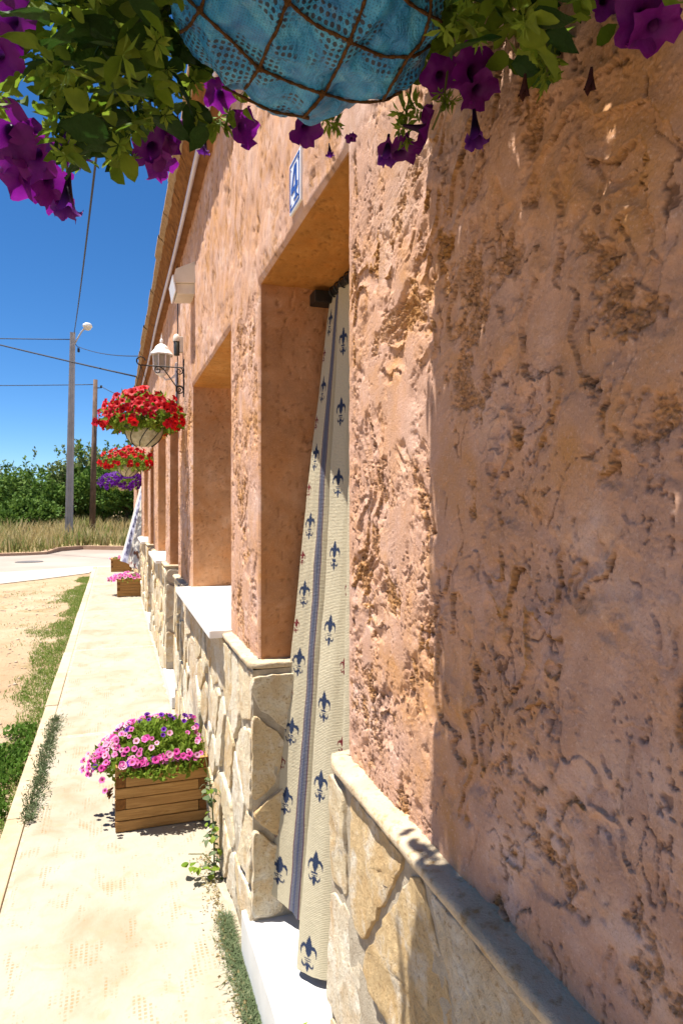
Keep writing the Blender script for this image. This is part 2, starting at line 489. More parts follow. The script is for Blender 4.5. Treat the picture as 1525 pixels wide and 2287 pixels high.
TREES = [m_leaf('tree_leaf_%s' % k, c, .3) for k, c in (
    ('deep', [(.07,.135,.022),(.105,.185,.03),(.15,.225,.04)]),
    ('fresh', [(.10,.18,.03),(.15,.235,.045),(.205,.285,.06)]),
    ('olive', [(.14,.185,.055),(.195,.235,.08),(.25,.28,.10)]))]

# ------------------------------------------------------------------ ground, road, pavement
D = 0.456                          # x of the stucco face
PX = 0.426                         # x of the plinth's mortar face is a little behind its stones
KX = -0.4875                       # outer edge of the pavement
bx = MB(); bx.add([(-400,-60,-.045),(400,-60,-.045),(400,900,-.045),(-400,900,-.045)], [(0,1,2,3)])
tag(bx.build('ground', M['dirt']), kind='structure')

# road crossing beyond the pavement's end
kerb_px = [(-900,1264),(-500,1258),(-200,1250),(0,1242),(60,1240),(105,1238),(135,1231),(185,1227),(235,1228),(300,1229),(420,1229)]
kerb_pts = []
for px, py in kerb_px:
    c = (CAM_H + .03) * 1480 / (py - 1130)
    p = at(px, py, c); kerb_pts.append((p.x, p.y))
kerb_pts.append((14, kerb_pts[-1][1] + 1.0)); kerb_pts.append((60, kerb_pts[-1][1] + 3))
kerb_pts.insert(0, (-60, kerb_pts[0][1] - 6))
near = [(-60, 5.5), (-14, 10.2), (-6.5, 12.1), (-3.2, 13.6), (-1.5, 15.2), (-.55, 16.3), (-.4, 17.3), (14, 17.6), (60, 18)]
def strip_mesh(poly, z):
    b = MB(); b.add([(x, y, z) for x, y in poly], [list(range(len(poly)))]); return b
tag(strip_mesh(near + kerb_pts[::-1], -.036).build('road', M['road']), kind='structure')
ap = [(-8, 11.6), (-5.5, 12.45), (-3.2, 13.62), (-1.5, 15.22), (-.55, 16.32), (-.41, 17.6), (.6, 18.0), (-.6, 18.1), (-2.2, 17.2), (-4.2, 16.6), (-8.4, 15.6)]
tag(strip_mesh(ap, -.031).build('road_apron', M['apron']), kind='structure')
b = MB()
b.add([(p.x, p.y, -.0305) for p in [at(66 + 26*math.cos(a), 1254 + 2.6*math.sin(a), 18.3) for a in np.linspace(0, 2*math.pi, 18)[:-1]]], [list(range(17))])
# patch of darker asphalt on the road lies flat as a sheet
bb = MB()
cx_, cy_ = at(66, 1254, 18.3).x, at(66, 1254, 18.3).y
bb.add([(cx_ + .36*math.cos(a), cy_ + .36*math.sin(a), -.026) for a in np.linspace(0, 2*math.pi, 25)[:-1]], [list(range(24))])
mc = bb.build('manhole_cover', simple('dark_iron_cover', (.10,.09,.085), (.15,.135,.125), 20, .7, .003, 60))
tag(mc, 'dark round manhole cover in the pale road', 'manhole cover')
# kerb of the far side
kb = MB()
for i in range(len(kerb_pts) - 1):
    (x0, y0), (x1, y1) = kerb_pts[i], kerb_pts[i+1]
    d = Vector((x1-x0, y1-y0)).normalized(); n = Vector((-d.y, d.x)) * .22
    zt = .10 if 6 <= i <= 10 else .05
    vs = [(x0,y0,-.05),(x1,y1,-.05),(x1+n.x,y1+n.y,-.05),(x0+n.x,y0+n.y,-.05)]
    zt0 = .10 if 7 <= i <= 11 else .05
    zt1 = .10 if 6 <= i <= 10 else .05
    kb.add(vs + [(x0,y0,zt0),(x1,y1,zt1),(x1+n.x,y1+n.y,zt1),(x0+n.x,y0+n.y,zt0)], [(0,1,5,4),(1,2,6,5),(2,3,7,6),(3,0,4,7),(4,5,6,7),(0,3,2,1)])
tag(kb.build('kerb', M['roadkerb']), kind='structure')
fld = [(x, y + .2) for x, y in kerb_pts]
b = MB(); b.add([(x, y, .03) for x, y in fld] + [(400, 900, 26), (-400, 900, 26)], [list(range(len(fld) + 2))])
tag(b.build('field', M['fieldsoil']), kind='structure')
# low hill far left
hv = []; n = 40
xs = np.linspace(-260, 40, n)
b = MB()
for x in xs:
    h = 8.5 * math.exp(-((x+105)/75)**2) + 1.2*math.sin(x*.07)
    hv += [(x, 150, -1), (x, 175, max(h, .2)), (x, 230, -1)]
b.add(hv, [f for i in range(n-1) for f in ((3*i, 3*i+3, 3*i+4, 3*i+1), (3*i+1, 3*i+4, 3*i+5, 3*i+2))])
tag(b.build('hill', M['hill'], smooth=True), kind='structure')

# pavement: bed with slabs and an edging of kerb stones
pv = MB(); pv.box((KX+.01, -2.2, -.12), (D+.3, 17.5, -.006))
pave = tag(pv.build('pavement', M['mortar']), kind='structure')
JX = -.398                         # joint between edging and slabs
joints = [-2.2, -.75, 1.95, 4.70, 7.47, 10.2, 13.0, 15.3, 17.5]
for i in range(len(joints)-1):
    y0, y1 = joints[i]+.007, joints[i+1]-.007
    ys = np.linspace(y0, y1, 60); xs = np.linspace(JX+.004, .412, 30)
    Y, X = np.meshgrid(ys, xs, indexing='ij')
    e = np.minimum(np.minimum(Y-y0, y1-Y), np.minimum(X-xs[0], xs[-1]-X))
    Z = fbm(X*2.2, Y*2.2, 4, 40)*.006 - .012*(1-sstep(0, .012+.01*np.abs(perlin(X*14,Y*14,3)), e))
    xr = X + (X > .40)*perlin(Y*9, Y*0+3, 5)*.03
    V = np.stack([xr, Y, Z], -1).reshape(-1, 3)
    link('slab', np_mesh('slab', V, grid_faces(60, 30, flip=True), M['pave']), pave)
yk = -2.2
while yk < 17.4:
    L = random.uniform(.85, 1.05) if yk > 1 else 1.0
    k = MB(); k.bbox((KX + random.uniform(-.004,.004), yk+.003, -.11), (JX-.004, min(yk+L, 17.5)-.003, .004 + random.uniform(-.004,.004)), .007)
    k.build('kerb_stone', M['kerb'], pave); yk += L

# ------------------------------------------------------------------ the house
house = empty('house', (D, 1.7, 0), 'long pink stucco house with stone plinth, white sills and tiled eaves', 'house')
def hp(o):
    """parent to the house keeping world position"""
    o.parent = house; o.matrix_parent_inverse = Matrix.Translation(house.location).inverted(); return o
DOORS = [(1.29, 2.18), (5.12, 5.97), (8.40, 9.26), (12.2, 13.1)]
WINS = [(2.742, 4.18), (6.40, 7.60), (9.80, 11.2), (13.7, 14.9)]
ZL = 2.25; ZC = .995; YE = 17.0; STEP = .147; RR = .010

def height(Y, Z):
    """relief of the hand-trowelled render: flat trowelled plates with torn, grainy hollows between them"""
    w1 = fbm(Y*2.6, Z*2.6, 3, 21); w2 = fbm(Y*2.6, Z*2.6, 3, 33)
    y = Y + .11*w1; z = Z + .11*w2
    base = fbm(Y*2.1, Z*1.7, 3, 50)*.007
    j1 = fbm(Y*19, Z*19, 3, 7, .6)*1.4; j2 = fbm(Y*43, Z*43, 3, 8, .6)*1.4; j3 = fbm(Y*97, Z*97, 3, 9, .6)*1.4; j4 = fbm(Y*215, Z*215, 2, 10, .6)*1.3
    jit = j1*.60 + j2*.55 + j3*.42 + j4*.28
    # trowelled plates: each swells towards its lower lip and breaks off there, ragged, over the next
    calm = sstep(.04, -.20, fbm(y*3.4 + 13, z*2.7, 4, 170, .55) + jit*.05)
    lay = fbm(y*4.8, z*3.6, 3, 61, .5)
    t_ = lay*5.0 + z*2.6 + jit*.24
    fr = t_ - np.floor(t_)
    live = sstep(-.07, .12, fbm(Y*5.6, Z*4.8, 4, 77, .62) + jit*.10)
    plate = -(fr*sstep(.0, .02, fr))*.0125*live*sstep(1.0, .0, fr)**.25
    below = sstep(.86, 1.0, fr + jit*.035)*live               # the torn band under a lip
    lip = sstep(.10, .0, fr)*live
    t2 = fbm(y*11 + 3, z*8, 3, 63, .5)*4.2 + z*4.0 + jit*.26
    f2 = t2 - np.floor(t2)
    live2 = (1-.8*calm)*sstep(.06, .22, fbm(Y*6.5 + 9, Z*5.5, 3, 79, .6) + jit*.08)
    plate = plate - f2*.0040*live2*sstep(.0, .03, f2)
    below2 = sstep(.86, 1.0, f2 + jit*.05)*live2
    # crusty patches where the coat tore, fading out in islands
    m = fbm(y*5.4, z*4.2, 6, 1, .68)
    holl = np.maximum(sstep(.10, .21, m + jit*.15 - .09*calm), below*sstep(-.5, .3, j1 + j2*.6)*.9)
    g1 = np.abs(j4); g2 = np.abs(fbm(Y*88, Z*88, 3, 14, .65))*1.5; g3 = np.abs(perlin(Y*330, Z*330, 12))
    grain = g1 + .8*g2 + .5*g3
    crumb = sstep(.40, .70, grain)*holl
    reg = sstep(-.10, .24, fbm(Y*5, Z*4, 4, 90, .6) + .2*below + .4*holl - .30*calm)
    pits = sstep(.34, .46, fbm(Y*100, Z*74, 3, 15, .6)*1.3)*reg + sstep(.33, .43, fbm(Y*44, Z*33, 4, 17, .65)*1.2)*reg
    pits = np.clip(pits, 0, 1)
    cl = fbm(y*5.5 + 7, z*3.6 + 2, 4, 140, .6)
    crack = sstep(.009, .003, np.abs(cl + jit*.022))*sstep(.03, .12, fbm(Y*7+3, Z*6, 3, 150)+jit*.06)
    trowel = perlin(Y*30 + w1*14, Z*170 + Y*60, 18)*.0007*sstep(.0, .25, fbm(Y*4, Z*4, 2, 95))
    gritty = (1-.65*calm)*(.30 + .70*sstep(-.22, .30, fbm(Y*4.4+1, Z*3.8, 4, 97, .6)))
    grit = (j4*.0012 + perlin(Y*400, Z*400, 11)*.0010 + j3*.0009)*gritty
    H = base + plate - below*sstep(-.5, .5, j1 + .4*j2)*.0030 - holl*.0028 + holl*(grain-.6)*.0062 - pits*.0040 - crack*.0028 + trowel + grit + .0035
    rough = np.clip(holl*.85 + lip*.3, 0, 1)
    crev_shade = np.clip(below**2*.62*sstep(-.55, .35, j1 + .4*j3) + below2*.35 + pits*.62 + crack*.75 + (crumb - .3)*.62*holl, 0, 1)  # painted darkening under lips, in pits, cracks and crumbs: shade plus dirt
    stain = sstep(.0, .26, fbm(y*3.3 + 3, z*3.3, 4, 130, .6))*np.clip(holl*.55 + lip*1.1 + below*.4, 0, 1)
    return H, np.stack([rough, stain, crev_shade], -1)

def rect_dist(Y, Z, y0, y1, z0, z1):
    dy = np.maximum(y0-Y, Y-y1); dz = np.maximum(z0-Z, Z-z1)
    return np.where((dy > 0) & (dz > 0), np.hypot(np.maximum(dy,0), np.maximum(dz,0)), np.maximum(dy, dz))

def spaced(stops):
    out = []
    for (a, b, s) in stops:
        n = max(1, round((b-a)/s)); out += list(np.linspace(a, b, n, endpoint=False))
    return np.array(out + [stops[-1][1]])

def wall_block(ys, zs):
    Y, Z = np.meshgrid(ys, zs, indexing='ij')
    H, att = height(Y, Z)
    dist = np.full(Y.shape, 9.0)
    keep = np.ones((len(ys)-1, len(zs)-1), bool)
    yc = (ys[1:]+ys[:-1])/2; zc = (zs[1:]+zs[:-1])/2
    YC, ZCn = np.meshgrid(yc, zc, indexing='ij')
    for (a, b) in DOORS + WINS:
        dist = np.minimum(dist, rect_dist(Y, Z, a, b, .0, ZL))
        keep &= ~((YC > a) & (YC < b) & (ZCn < ZL))
    dd = np.clip(dist + perlin(Y*40, Z*40, 6)*.003*(dist > .004), 0, RR)
    rnd_ = RR - np.sqrt(np.maximum(RR**2 - (RR-dd)**2, 0))
    X = D - H*(.15*sstep(0, .012, dist) + .85*sstep(.004, .05, dist)) + rnd_ - .003*(1-sstep(0,.02,Z-zs[0]))*0
    V = np.stack([X, Y, Z], -1).reshape(-1, 3)
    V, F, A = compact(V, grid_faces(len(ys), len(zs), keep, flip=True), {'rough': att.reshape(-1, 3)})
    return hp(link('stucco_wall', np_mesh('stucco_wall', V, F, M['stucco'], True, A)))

zhi = spaced([(ZL, 2.5, .012), (2.5, 3.34, .02)])
wall_block(spaced([(-1.6, .25, .05), (.25, .42, .005), (.42, 1.29, .0019)]), np.concatenate([spaced([(ZC-.02, 2.12, .0019), (2.12, ZL, .005)])[:-1], zhi]))
fine = spaced([(1.29, 2.18, .012), (2.18, 2.742, .006), (2.742, 4.18, .02), (4.18, 5.12, .010), (5.12, 5.97, .03), (5.97, 6.40, .012), (6.40, 7.60, .03),
               (7.60, 8.40, .015), (8.40, 9.26, .04), (9.26, 9.80, .015), (9.80, 11.2, .05), (11.2, 12.2, .02), (12.2, 13.1, .05), (13.1, 13.7, .03), (13.7, 14.9, .05), (14.9, YE, .05)])
wall_block(fine, np.concatenate([spaced([(ZC-.02, ZL, .0045)])[:-1], zhi]))

def reveal_h(U, V, s):
    w = fbm(U*4, V*4, 3, s)
    plate = fbm(U*3 + .3*w, V*2.2, 4, s+5)
    t_ = plate*5; fr = t_ - np.floor(t_); live = sstep(.05, .25, fbm(U*5, V*4, 2, s+9))
    pl = ((np.floor(t_) + sstep(0, .05, fr))/5)*live + plate*(1-live)
    pits = sstep(.45, .55, perlin(U*60, V*50, s+3))*.0025
    crack = sstep(.035, .0, np.abs(fr-.02) + .02*perlin(U*30,V*30,s+2))*live
    return pl*.012 - pits + perlin(U*120, V*120, s+4)*.0008 + fbm(U*2.5,V*2,2,s+7)*.007 - crack*.003, crack*.9 + .35*sstep(.1,.4,w)*np.abs(perlin(U*60,V*60,s))+pits*200

def jamb(yj, z0, s, side=-1, dx=.006, dz=.006, x1=.80):
    xs = spaced([(D+RR-.003, x1, dx)]); zs = spaced([(z0, ZL+.004, dz)])
    X, Z = np.meshgrid(xs, zs, indexing='ij')
    H, R = reveal_h(X*1.2, Z, s)
    H = H*sstep(0, .02, X-xs[0])
    V = np.stack([X, yj + side*H, Z], -1).reshape(-1, 3)
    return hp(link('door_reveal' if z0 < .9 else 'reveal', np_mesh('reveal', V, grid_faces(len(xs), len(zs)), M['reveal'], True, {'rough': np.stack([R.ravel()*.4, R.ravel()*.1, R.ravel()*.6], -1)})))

def lintel(y0, y1, s, dx=.006, dy=.008, x1=.80):
    xs = spaced([(D+RR-.003, x1, dx)]); ys = spaced([(y0-.004, y1+.004, dy)])
    X, Y = np.meshgrid(xs, ys, indexing='ij')
    H, R = reveal_h(X*1.3, Y, s)
    H = H*sstep(0, .02, X-xs[0])
    V = np.stack([X, Y, ZL - H], -1).reshape(-1, 3)
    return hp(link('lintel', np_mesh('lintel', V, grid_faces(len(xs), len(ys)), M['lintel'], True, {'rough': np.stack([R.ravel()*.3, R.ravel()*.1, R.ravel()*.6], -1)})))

for i, (a, b_) in enumerate(DOORS):
    f = 1 if i == 0 else 3
    jamb(b_, ZC-.02, 200+i*11, -1, .006*f, .006*f); jamb(a, ZC-.02, 300+i*11, 1, .03, .03)
    lintel(a, b_, 400+i*7, .006*f, .008*f)
for i, (a, b_) in enumerate(WINS):
    f = 1 if i == 0 else 3
    jamb(b_, ZC-.005, 500+i*11, -1, .007*f, .007*f); jamb(a, ZC-.005, 600+i*11, 1, .03, .03)
    lintel(a, b_, 700+i*7, .008*f, .012*f)

# other walls, roof
b = MB()
b.box((D+.01, YE-.2, -.1), (6.0, YE, 3.34)); b.box((D+.01, -1.6, -.1), (6.0, -1.4, 3.34)); b.box((5.8, -1.39, -.1), (6.0, YE-.21, 3.34))
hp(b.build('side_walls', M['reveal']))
ys = np.linspace(-1.8, YE+.25, 900); xs = np.linspace(.335, 6.2, 6)
Y, X = np.meshgrid(ys, xs, indexing='ij')
rid = 3.2
Z = 3.485 + (rid - np.abs(X-rid-.3))*.36 - (rid-.3-.335)*0 + np.abs(np.sin(Y*math.pi/.21))*.05 - .1
Z = 3.47 + np.minimum(X-.335, 6.2-X)*.36 + np.abs(np.sin(Y*math.pi/.21))*.05
hp(link('roof', np_mesh('roof', np.stack([X,Y,Z],-1).reshape(-1,3), grid_faces(900,6,flip=True), M['tile'], True)))

# eaves: mortar corbel, white trim pipe, a row of overhanging eave tiles
b = MB()
b.prism([(.402,3.275),(D+.04,3.265),(D+.04,3.345),(.395,3.345)], 'y', -1.8, YE+.2)
hp(b.build('corbel', M['soffit']))
b = MB()
pts = []
for y in np.arange(-1.8, YE+.25, .25):
    pts.append((.394 + .004*math.sin(y*1.7), y, 3.268 + .005*math.sin(y*.9+1)))
b.tube(pts, .0125, 8)
hp(b.build('trim_pipe', M['strip'], smooth=True))
yt = -1.8; k = 0
eave = None
while yt < YE+.2:
    L = .42; nn = 14
    ox = random.uniform(-.006, .006) - (.012 if k % 9 in (4,5,6,7) else 0)
    prof = [(.398,3.282),(.388,3.30),(.375,3.325),(.362,3.352),(.350,3.378),(.338,3.405),(.330+ox,3.425),(.316+ox,3.432),(.312+ox,3.452),(.322+ox,3.462),(.40,3.472)]
    ysn = np.linspace(yt+.003, yt+L-.003, nn); V = []
    for y in ysn:
        for q, (x, z) in enumerate(prof):
            a = .010 if 0 < q < 6 else .002
            V.append((x - a*fbm(np.array(y*14.0), np.array(q*1.7), 3, 5)*1.0, y, z + a*1.5*float(fbm(np.array(y*11.0+4), np.array(q*1.3), 3, 9))))
    F = grid_faces(nn, len(prof))
    me = np_mesh('tile', np.array(V), F, M['tile'], False)
    me.materials.append(M['tilelip'])
    pi = np.array([1 if (f[0] % len(prof)) >= 5 else 0 for f in F], np.int32)
    me.polygons.foreach_set('material_index', pi)
    hp(link('tile', me)); yt += L; k += 1

# ---- plinth: mortar backing, irregular stones, mortar cap
def clip(poly, n, d):
    """keep the side n.p <= d"""
    out = []
    for i in range(len(poly)):
        p, q = poly[i], poly[(i+1) % len(poly)]
        a = n[0]*p[0]+n[1]*p[1]-d; c = n[0]*q[0]+n[1]*q[1]-d
        if a <= 0: out.append(p)
        if a*c < 0:
            s = a/(a-c); out.append((p[0]+s*(q[0]-p[0]), p[1]+s*(q[1]-p[1])))
    return out

def voronoi_stones(u0, u1, z0, z1, su, sz, seed):
    rg = random.Random(seed)
    nu = max(1, round((u1-u0)/su)); nz = max(1, round((z1-z0)/sz)); pts = []
    for i in range(nu):
        for j in range(nz):
            if rg.random() < .08 and nu*nz > 8: continue
            pts.append((u0+(i+.5+(.25 if j % 2 else -.25)*(nu > 1)+rg.uniform(-.42,.42))*(u1-u0)/nu, z0+(j+.5+rg.uniform(-.40,.40))*(z1-z0)/nz))
    cells = []
    for p in pts:
        g = .008
        poly = [(u0+g,z0+g),(u1-g,z0+g),(u1-g,z1-g),(u0+g,z1-g)]
        for q in pts:
            if q is p: continue
            n = (q[0]-p[0], q[1]-p[1]); l = math.hypot(*n)
            if l > 1.0 or l < 1e-6: continue
            n = (n[0]/l, n[1]/l)
            gap = .008 + .009*rg.random()
            poly = clip(poly, n, n[0]*(p[0]+q[0])/2+n[1]*(p[1]+q[1])/2-gap)
            if not poly: break
        if len(poly) >= 3: cells.append((p, poly))
    return cells

def stone_mesh(poly, to_world, thick, seed, fineness=.02):
    """a split-faced slab: wobbly outline, bevelled rim, uneven face; to_world(u, z, out) -> xyz"""
    rg = random.Random(seed)
    pts = []
    n = len(poly)
    for i in range(n):
        p, q = poly[i], poly[(i+1) % n]
        l = math.hypot(q[0]-p[0], q[1]-p[1]); k = max(1, int(l/fineness))
        for s in range(k): pts.append((p[0]+(q[0]-p[0])*s/k, p[1]+(q[1]-p[1])*s/k))
    for _ in range(2):
        m = len(pts)
        pts = [((pts[i-1][0]+2*pts[i][0]+pts[(i+1)%m][0])/4, (pts[i-1][1]+2*pts[i][1]+pts[(i+1)%m][1])/4) for i in range(m)]
    cu = sum(p[0] for p in pts)/len(pts); cz = sum(p[1] for p in pts)/len(pts)
    A = np.array(pts); C = np.array([cu, cz])
    A = A + (perlin(A[:,0]*34, A[:,1]*34, seed % 97)*.008 + perlin(A[:,0]*90, A[:,1]*90, seed % 89)*.003)[:,None]*((A-C)/np.maximum(np.linalg.norm(A-C,axis=1),1e-6)[:,None])
    tx, tz = rg.uniform(-.07,.07), rg.uniform(-.05,.05)
    size = max(np.ptp(A[:,0]), np.ptp(A[:,1]))
    rings = [(1.0, -.02), (1.0, thick*.80), (1-.022*.12/max(size,.08), thick*.97), (1-.06*.12/max(size,.08), thick), (.84, thick), (.70, thick), (.52, thick), (.34, thick), (.16, thick)]
    V = []; m = len(A)
    for sc_, o in rings:
        R = C + (A-C)*sc_
        face = o > thick*.6
        dn = (fbm(R[:,0]*13, R[:,1]*13, 3, seed % 83)*.005 + np.abs(fbm(R[:,0]*34, R[:,1]*19, 3, seed % 71))*.008 - .003 + (R[:,0]-cu)*tx + (R[:,1]-cz)*tz) * (1.0 if face else .5)
        for (u, z), e in zip(R, dn): V.append(to_world(u, z, o + (e if o > 0 else 0)))
    V.append(to_world(cu, cz, thick + float(fbm(np.array(cu*13), np.array(cz*13), 3, seed % 83))*.012))
    F = []
    for r in range(len(rings)-1):
        for i in range(m):
            F.append((r*m+i, r*m+(i+1)%m, (r+1)*m+(i+1)%m, (r+1)*m+i))
    e = (len(rings)-1)*m
    for i in range(m): F.append((e+i, e+(i+1)%m, len(V)-1))
    return V, F

spans = []; prev = -1.6
for (a, b_) in DOORS:
    spans.append((prev, a)); prev = b_
spans.append((prev, YE))
PF = .431                          # mortar face
for si, (a, b_) in enumerate(spans):
    y0 = a - (.03 if si else 0); y1 = b_ + (.03 if si < len(spans)-1 else 0)
    # mortar core of this length of plinth
    ys = spaced([(y0, y1, .02 if y1 < 6 else .08)]); zs = spaced([(-.08, ZC-.022, .02)])
    Y, Z = np.meshgrid(ys, zs, indexing='ij')
    X = PF + fbm(Y*18, Z*18, 3, 71)*.004
    V = list(np.stack([X,Y,Z],-1).reshape(-1,3)); F = grid_faces(len(ys), len(zs), flip=True)
    pl = hp(link('plinth', np_mesh('plinth', np.array(V), F, M['mortar'])))
    for yy in ([y0] if si else []) + ([y1] if si < len(spans)-1 else []):
        e = MB(); e.add([(PF, yy, -.08), (.80, yy, -.08), (.80, yy, ZC-.024), (PF, yy, ZC-.024)], [(0,1,2,3)])
        e.build('plinth_return', M['mortar'], pl)
    fwd = lambda u, z, o: (PF - o, u, z)
    cells = voronoi_stones(y0, y1, .0, ZC-.028, .19, .235, 11+si)
    far = MB()
    for ci, (p, poly) in enumerate(cells):
        V, F = stone_mesh(poly, fwd, random.uniform(.006, .014), si*1000+ci, .014 if p[0] < 3 else .03)
        if p[0] < 12.5 and p[0] > .2:
            s = MB(); s.add(V, F); s.build('stone', M['stone'], pl, smooth=True)
        else:
            far.add(V, F)
    if far.v:
        o = far.build('far_stones', M['stone'], pl, smooth=True); o['kind'] = 'stuff'
    # stones on the return that faces along the street (door's far side)
    if si:
        back = lambda u, z, o, yy=y0: (u, yy - o, z)
        for ci, (p, poly) in enumerate(voronoi_stones(PF-.012, .78, STEP, ZC-.034, .16, .20, 90+si)):
            V, F = stone_mesh(poly, back, random.uniform(.006, .014), 7000+si*100+ci, .02)
            s = MB(); s.add(V, F); s.build('stone', M['stone'], pl, smooth=True)
    # cap: rounded mortar bead, wrapping into the door reveals
    def cap_run(name, path_pts, prof):
        """sweep profile (out, z) along horizontal polyline with per-point outward normal"""
        V = []; m = len(prof)
        for (x, y, nx, ny) in path_pts:
            for q, (o, z) in enumerate(prof):
                w = float(perlin(np.array(y*23 + x*31), np.array(q*2.3), 3))*.0035
                V.append((x + nx*(o+w), y + ny*(o+w), z + w*.6))
        F = grid_faces(len(path_pts), m, flip=True)
        return np_mesh(name, np.array(V), F, M['cap'])
    prof = [(-.03, ZC+.008), (.0, ZC+.003), (.018, ZC), (.029, ZC-.001), (.0335, ZC-.004), (.035, ZC-.008), (.0348, ZC-.017), (.032, ZC-.021), (.022, ZC-.024), (.0, ZC-.030)]
    path = []
    x0 = D - .006
    if si:
        path += [(x, y0+.03, 0, -1) for x in np.linspace(.80, x0+.01, 14)]
        path += [(x0, y0+.03, -.7, -.7)]
    path += [(x0, y, -1, 0) for y in spaced([(y0+.04, y1-.04, .03 if y1 < 6 else .1)])]
    if si < len(spans)-1:
        path += [(x0, y1-.03, -.7, .7)]
        path += [(x, y1-.03, 0, 1) for x in np.linspace(x0+.01, .80, 8)]
    hp(link('plinth_cap', cap_run('plinth_cap', path, prof)))

# door leaves, steps, windows, sills
for (a, b_) in DOORS:
    d = MB(); d.box((.77, a-.01, STEP), (.815, b_+.01, ZL+.02)); dr = hp(d.build('door', M['doorwood']))
    for z0, z1 in ((.28, .95), (1.05, 2.1)):
        p = MB(); p.bbox((.755, a+.12, z0), (.772, b_-.12, z1), .008); p.build('panel', M['doorwood'], dr)
    h = MB(); h.tube([(.77, a+.07, 1.15), (.72, a+.07, 1.15), (.715, a+.18, 1.15)], .009, 8); h.build('handle', M['black'], dr, smooth=True)
    s = MB(); s.bbox((.405, a-.045, .0), (.78, b_+.045, STEP) if a < 2 else (.78, b_+.03, STEP*.6), .006)
    hp(s.build('doorstep', M['step']))
for (a, b_) in WINS:
    f = MB()
    f.box((.715, a-.01, ZC), (.765, a+.06, ZL+.01)); f.box((.715, b_-.06, ZC), (.765, b_+.01, ZL+.01))
    f.box((.717, a+.06, ZC), (.763, b_-.06, ZC+.07)); f.box((.717, a+.06, ZL-.06), (.763, b_-.06, ZL+.01)); f.box((.719, (a+b_)/2-.045, ZC+.07), (.761, (a+b_)/2+.045, ZL-.06))
    w = hp(f.build('window', M['white']))
    g = MB(); g.box((.735, a+.06, ZC+.07), (.741, (a+b_)/2-.045, ZL-.06)); g.build('pane', M['glass'], w)
    g = MB(); g.box((.735, (a+b_)/2+.045, ZC+.07), (.741, b_-.06, ZL-.06)); g.build('pane', M['glass'], w)
    s = MB(); s.bbox((.362, a-.045, ZC-.020), (D-.001, b_+.045, ZC+.012), .003); s.bbox((D-.0005, a+.001, ZC-.018), (.717, b_-.001, ZC+.014), .002)
    hp(s.build('window_sill', M['sill']))

# ------------------------------------------------------------------ things fixed to the wall
# house number
yn0, yn1, zn0, zn1 = 1.624, 1.732, 2.288, 2.424
num = empty('house_number', (D-.012, (yn0+yn1)/2, zn0), 'white ceramic number plate 4 with blue rim above the first doorway', 'house number')
def np_(o, root):
    o.parent = root; o.matrix_parent_inverse = Matrix.Translation(root.location).inverted(); return o
b = MB(); b.bbox((D-.010, yn0, zn0), (D-.001, yn1, zn1), .002); np_(b.build('plate', M['ceramic']), num)
b = MB(); e = .007; w = .005; X0, X1 = D-.0112, D-.0098
b.box((X0, yn0+e, zn0+e), (X1, yn1-e, zn0+e+w)); b.box((X0, yn0+e, zn1-e-w), (X1, yn1-e, zn1-e))
b.box((X0, yn0+e, zn0+e+w), (X1, yn0+e+w, zn1-e-w)); b.box((X0, yn1-e-w, zn0+e+w), (X1, yn1-e, zn1-e-w))
np_(b.build('border', M['blueprint']), num)
# digit 4, read from the street (viewer looks along +x, so left is +y)
yc = (yn0+yn1)/2; zc = zn0+.068
def dig(pts): return [(yc - u, zc + v) for u, v in pts]
b = MB()
for q in ([(.006,-.045),(.020,-.045),(.020,.045),(.006,.045)], [(-.032,-.022),(.032,-.022),(.032,-.008),(-.032,-.008)], [(-.032,-.010),(-.020,-.010),(.010,.045),(-.002,.045)], [(-.004,-.047),(.030,-.047),(.030,-.040),(-.004,-.040)]):
    b.prism(dig(q), 'x', D-.0114-.0002*len(b.v)/8, D-.0098)
np_(b.build('digit', M['blueprint']), num)
# corner flourishes
b = MB()
for sy in (-1, 1):
    for sz in (-1, 1):
        b.prism([(yc+sy*(.042-.004*k), zn0+.068+sz*(.050-(k % 2)*.006)) for k in range(4)], 'x', D-.0111, D-.0098)
np_(b.build('flourish', M['blueprint']), num)

# wall box above the first window
wbx = empty('wall_box', (D, 4.12, 2.76), 'off white plastic box with sloping top high on the wall above the window', 'wall box')
b = MB(); b.prism([(.330,2.858),(.342,2.905),(D+.004,2.965),(D+.004,2.835),(.338,2.825)], 'y', 4.00, 4.24); np_(b.build('housing', M['offwhite']), wbx)
b = MB(); b.prism([(.322,2.862),(.329,2.866),(.336,2.823),(.345,2.773),(.338,2.770)], 'y', 3.99, 4.25); np_(b.build('front_cover', M['white']), wbx)
b = MB(); b.prism([(.345,2.824),(D+.004,2.834),(D+.004,2.775),(.352,2.765)], 'y', 4.02, 4.22); np_(b.build('lower_tray', M['offwhite']), wbx)

# cable and conduit on the wall
b = MB(); b.tube([(D-.016 + .004*math.sin(z*5), 5.0+.01*math.sin(z*3), z) for z in np.linspace(2.12, 3.27, 16)], .0042, 6)
tag(b.build('wall_cable', M['cable'], smooth=True), 'thin black cable running down the wall beside the second doorway', 'cable')
b = MB(); b.tube([(D-.014, 5.08, z) for z in np.linspace(2.1, 2.52, 8)], .008, 8)
tag(b.build('wall_conduit', M['strip'], smooth=True), 'slim pale conduit pipe beside the black wall cable', 'pipe')

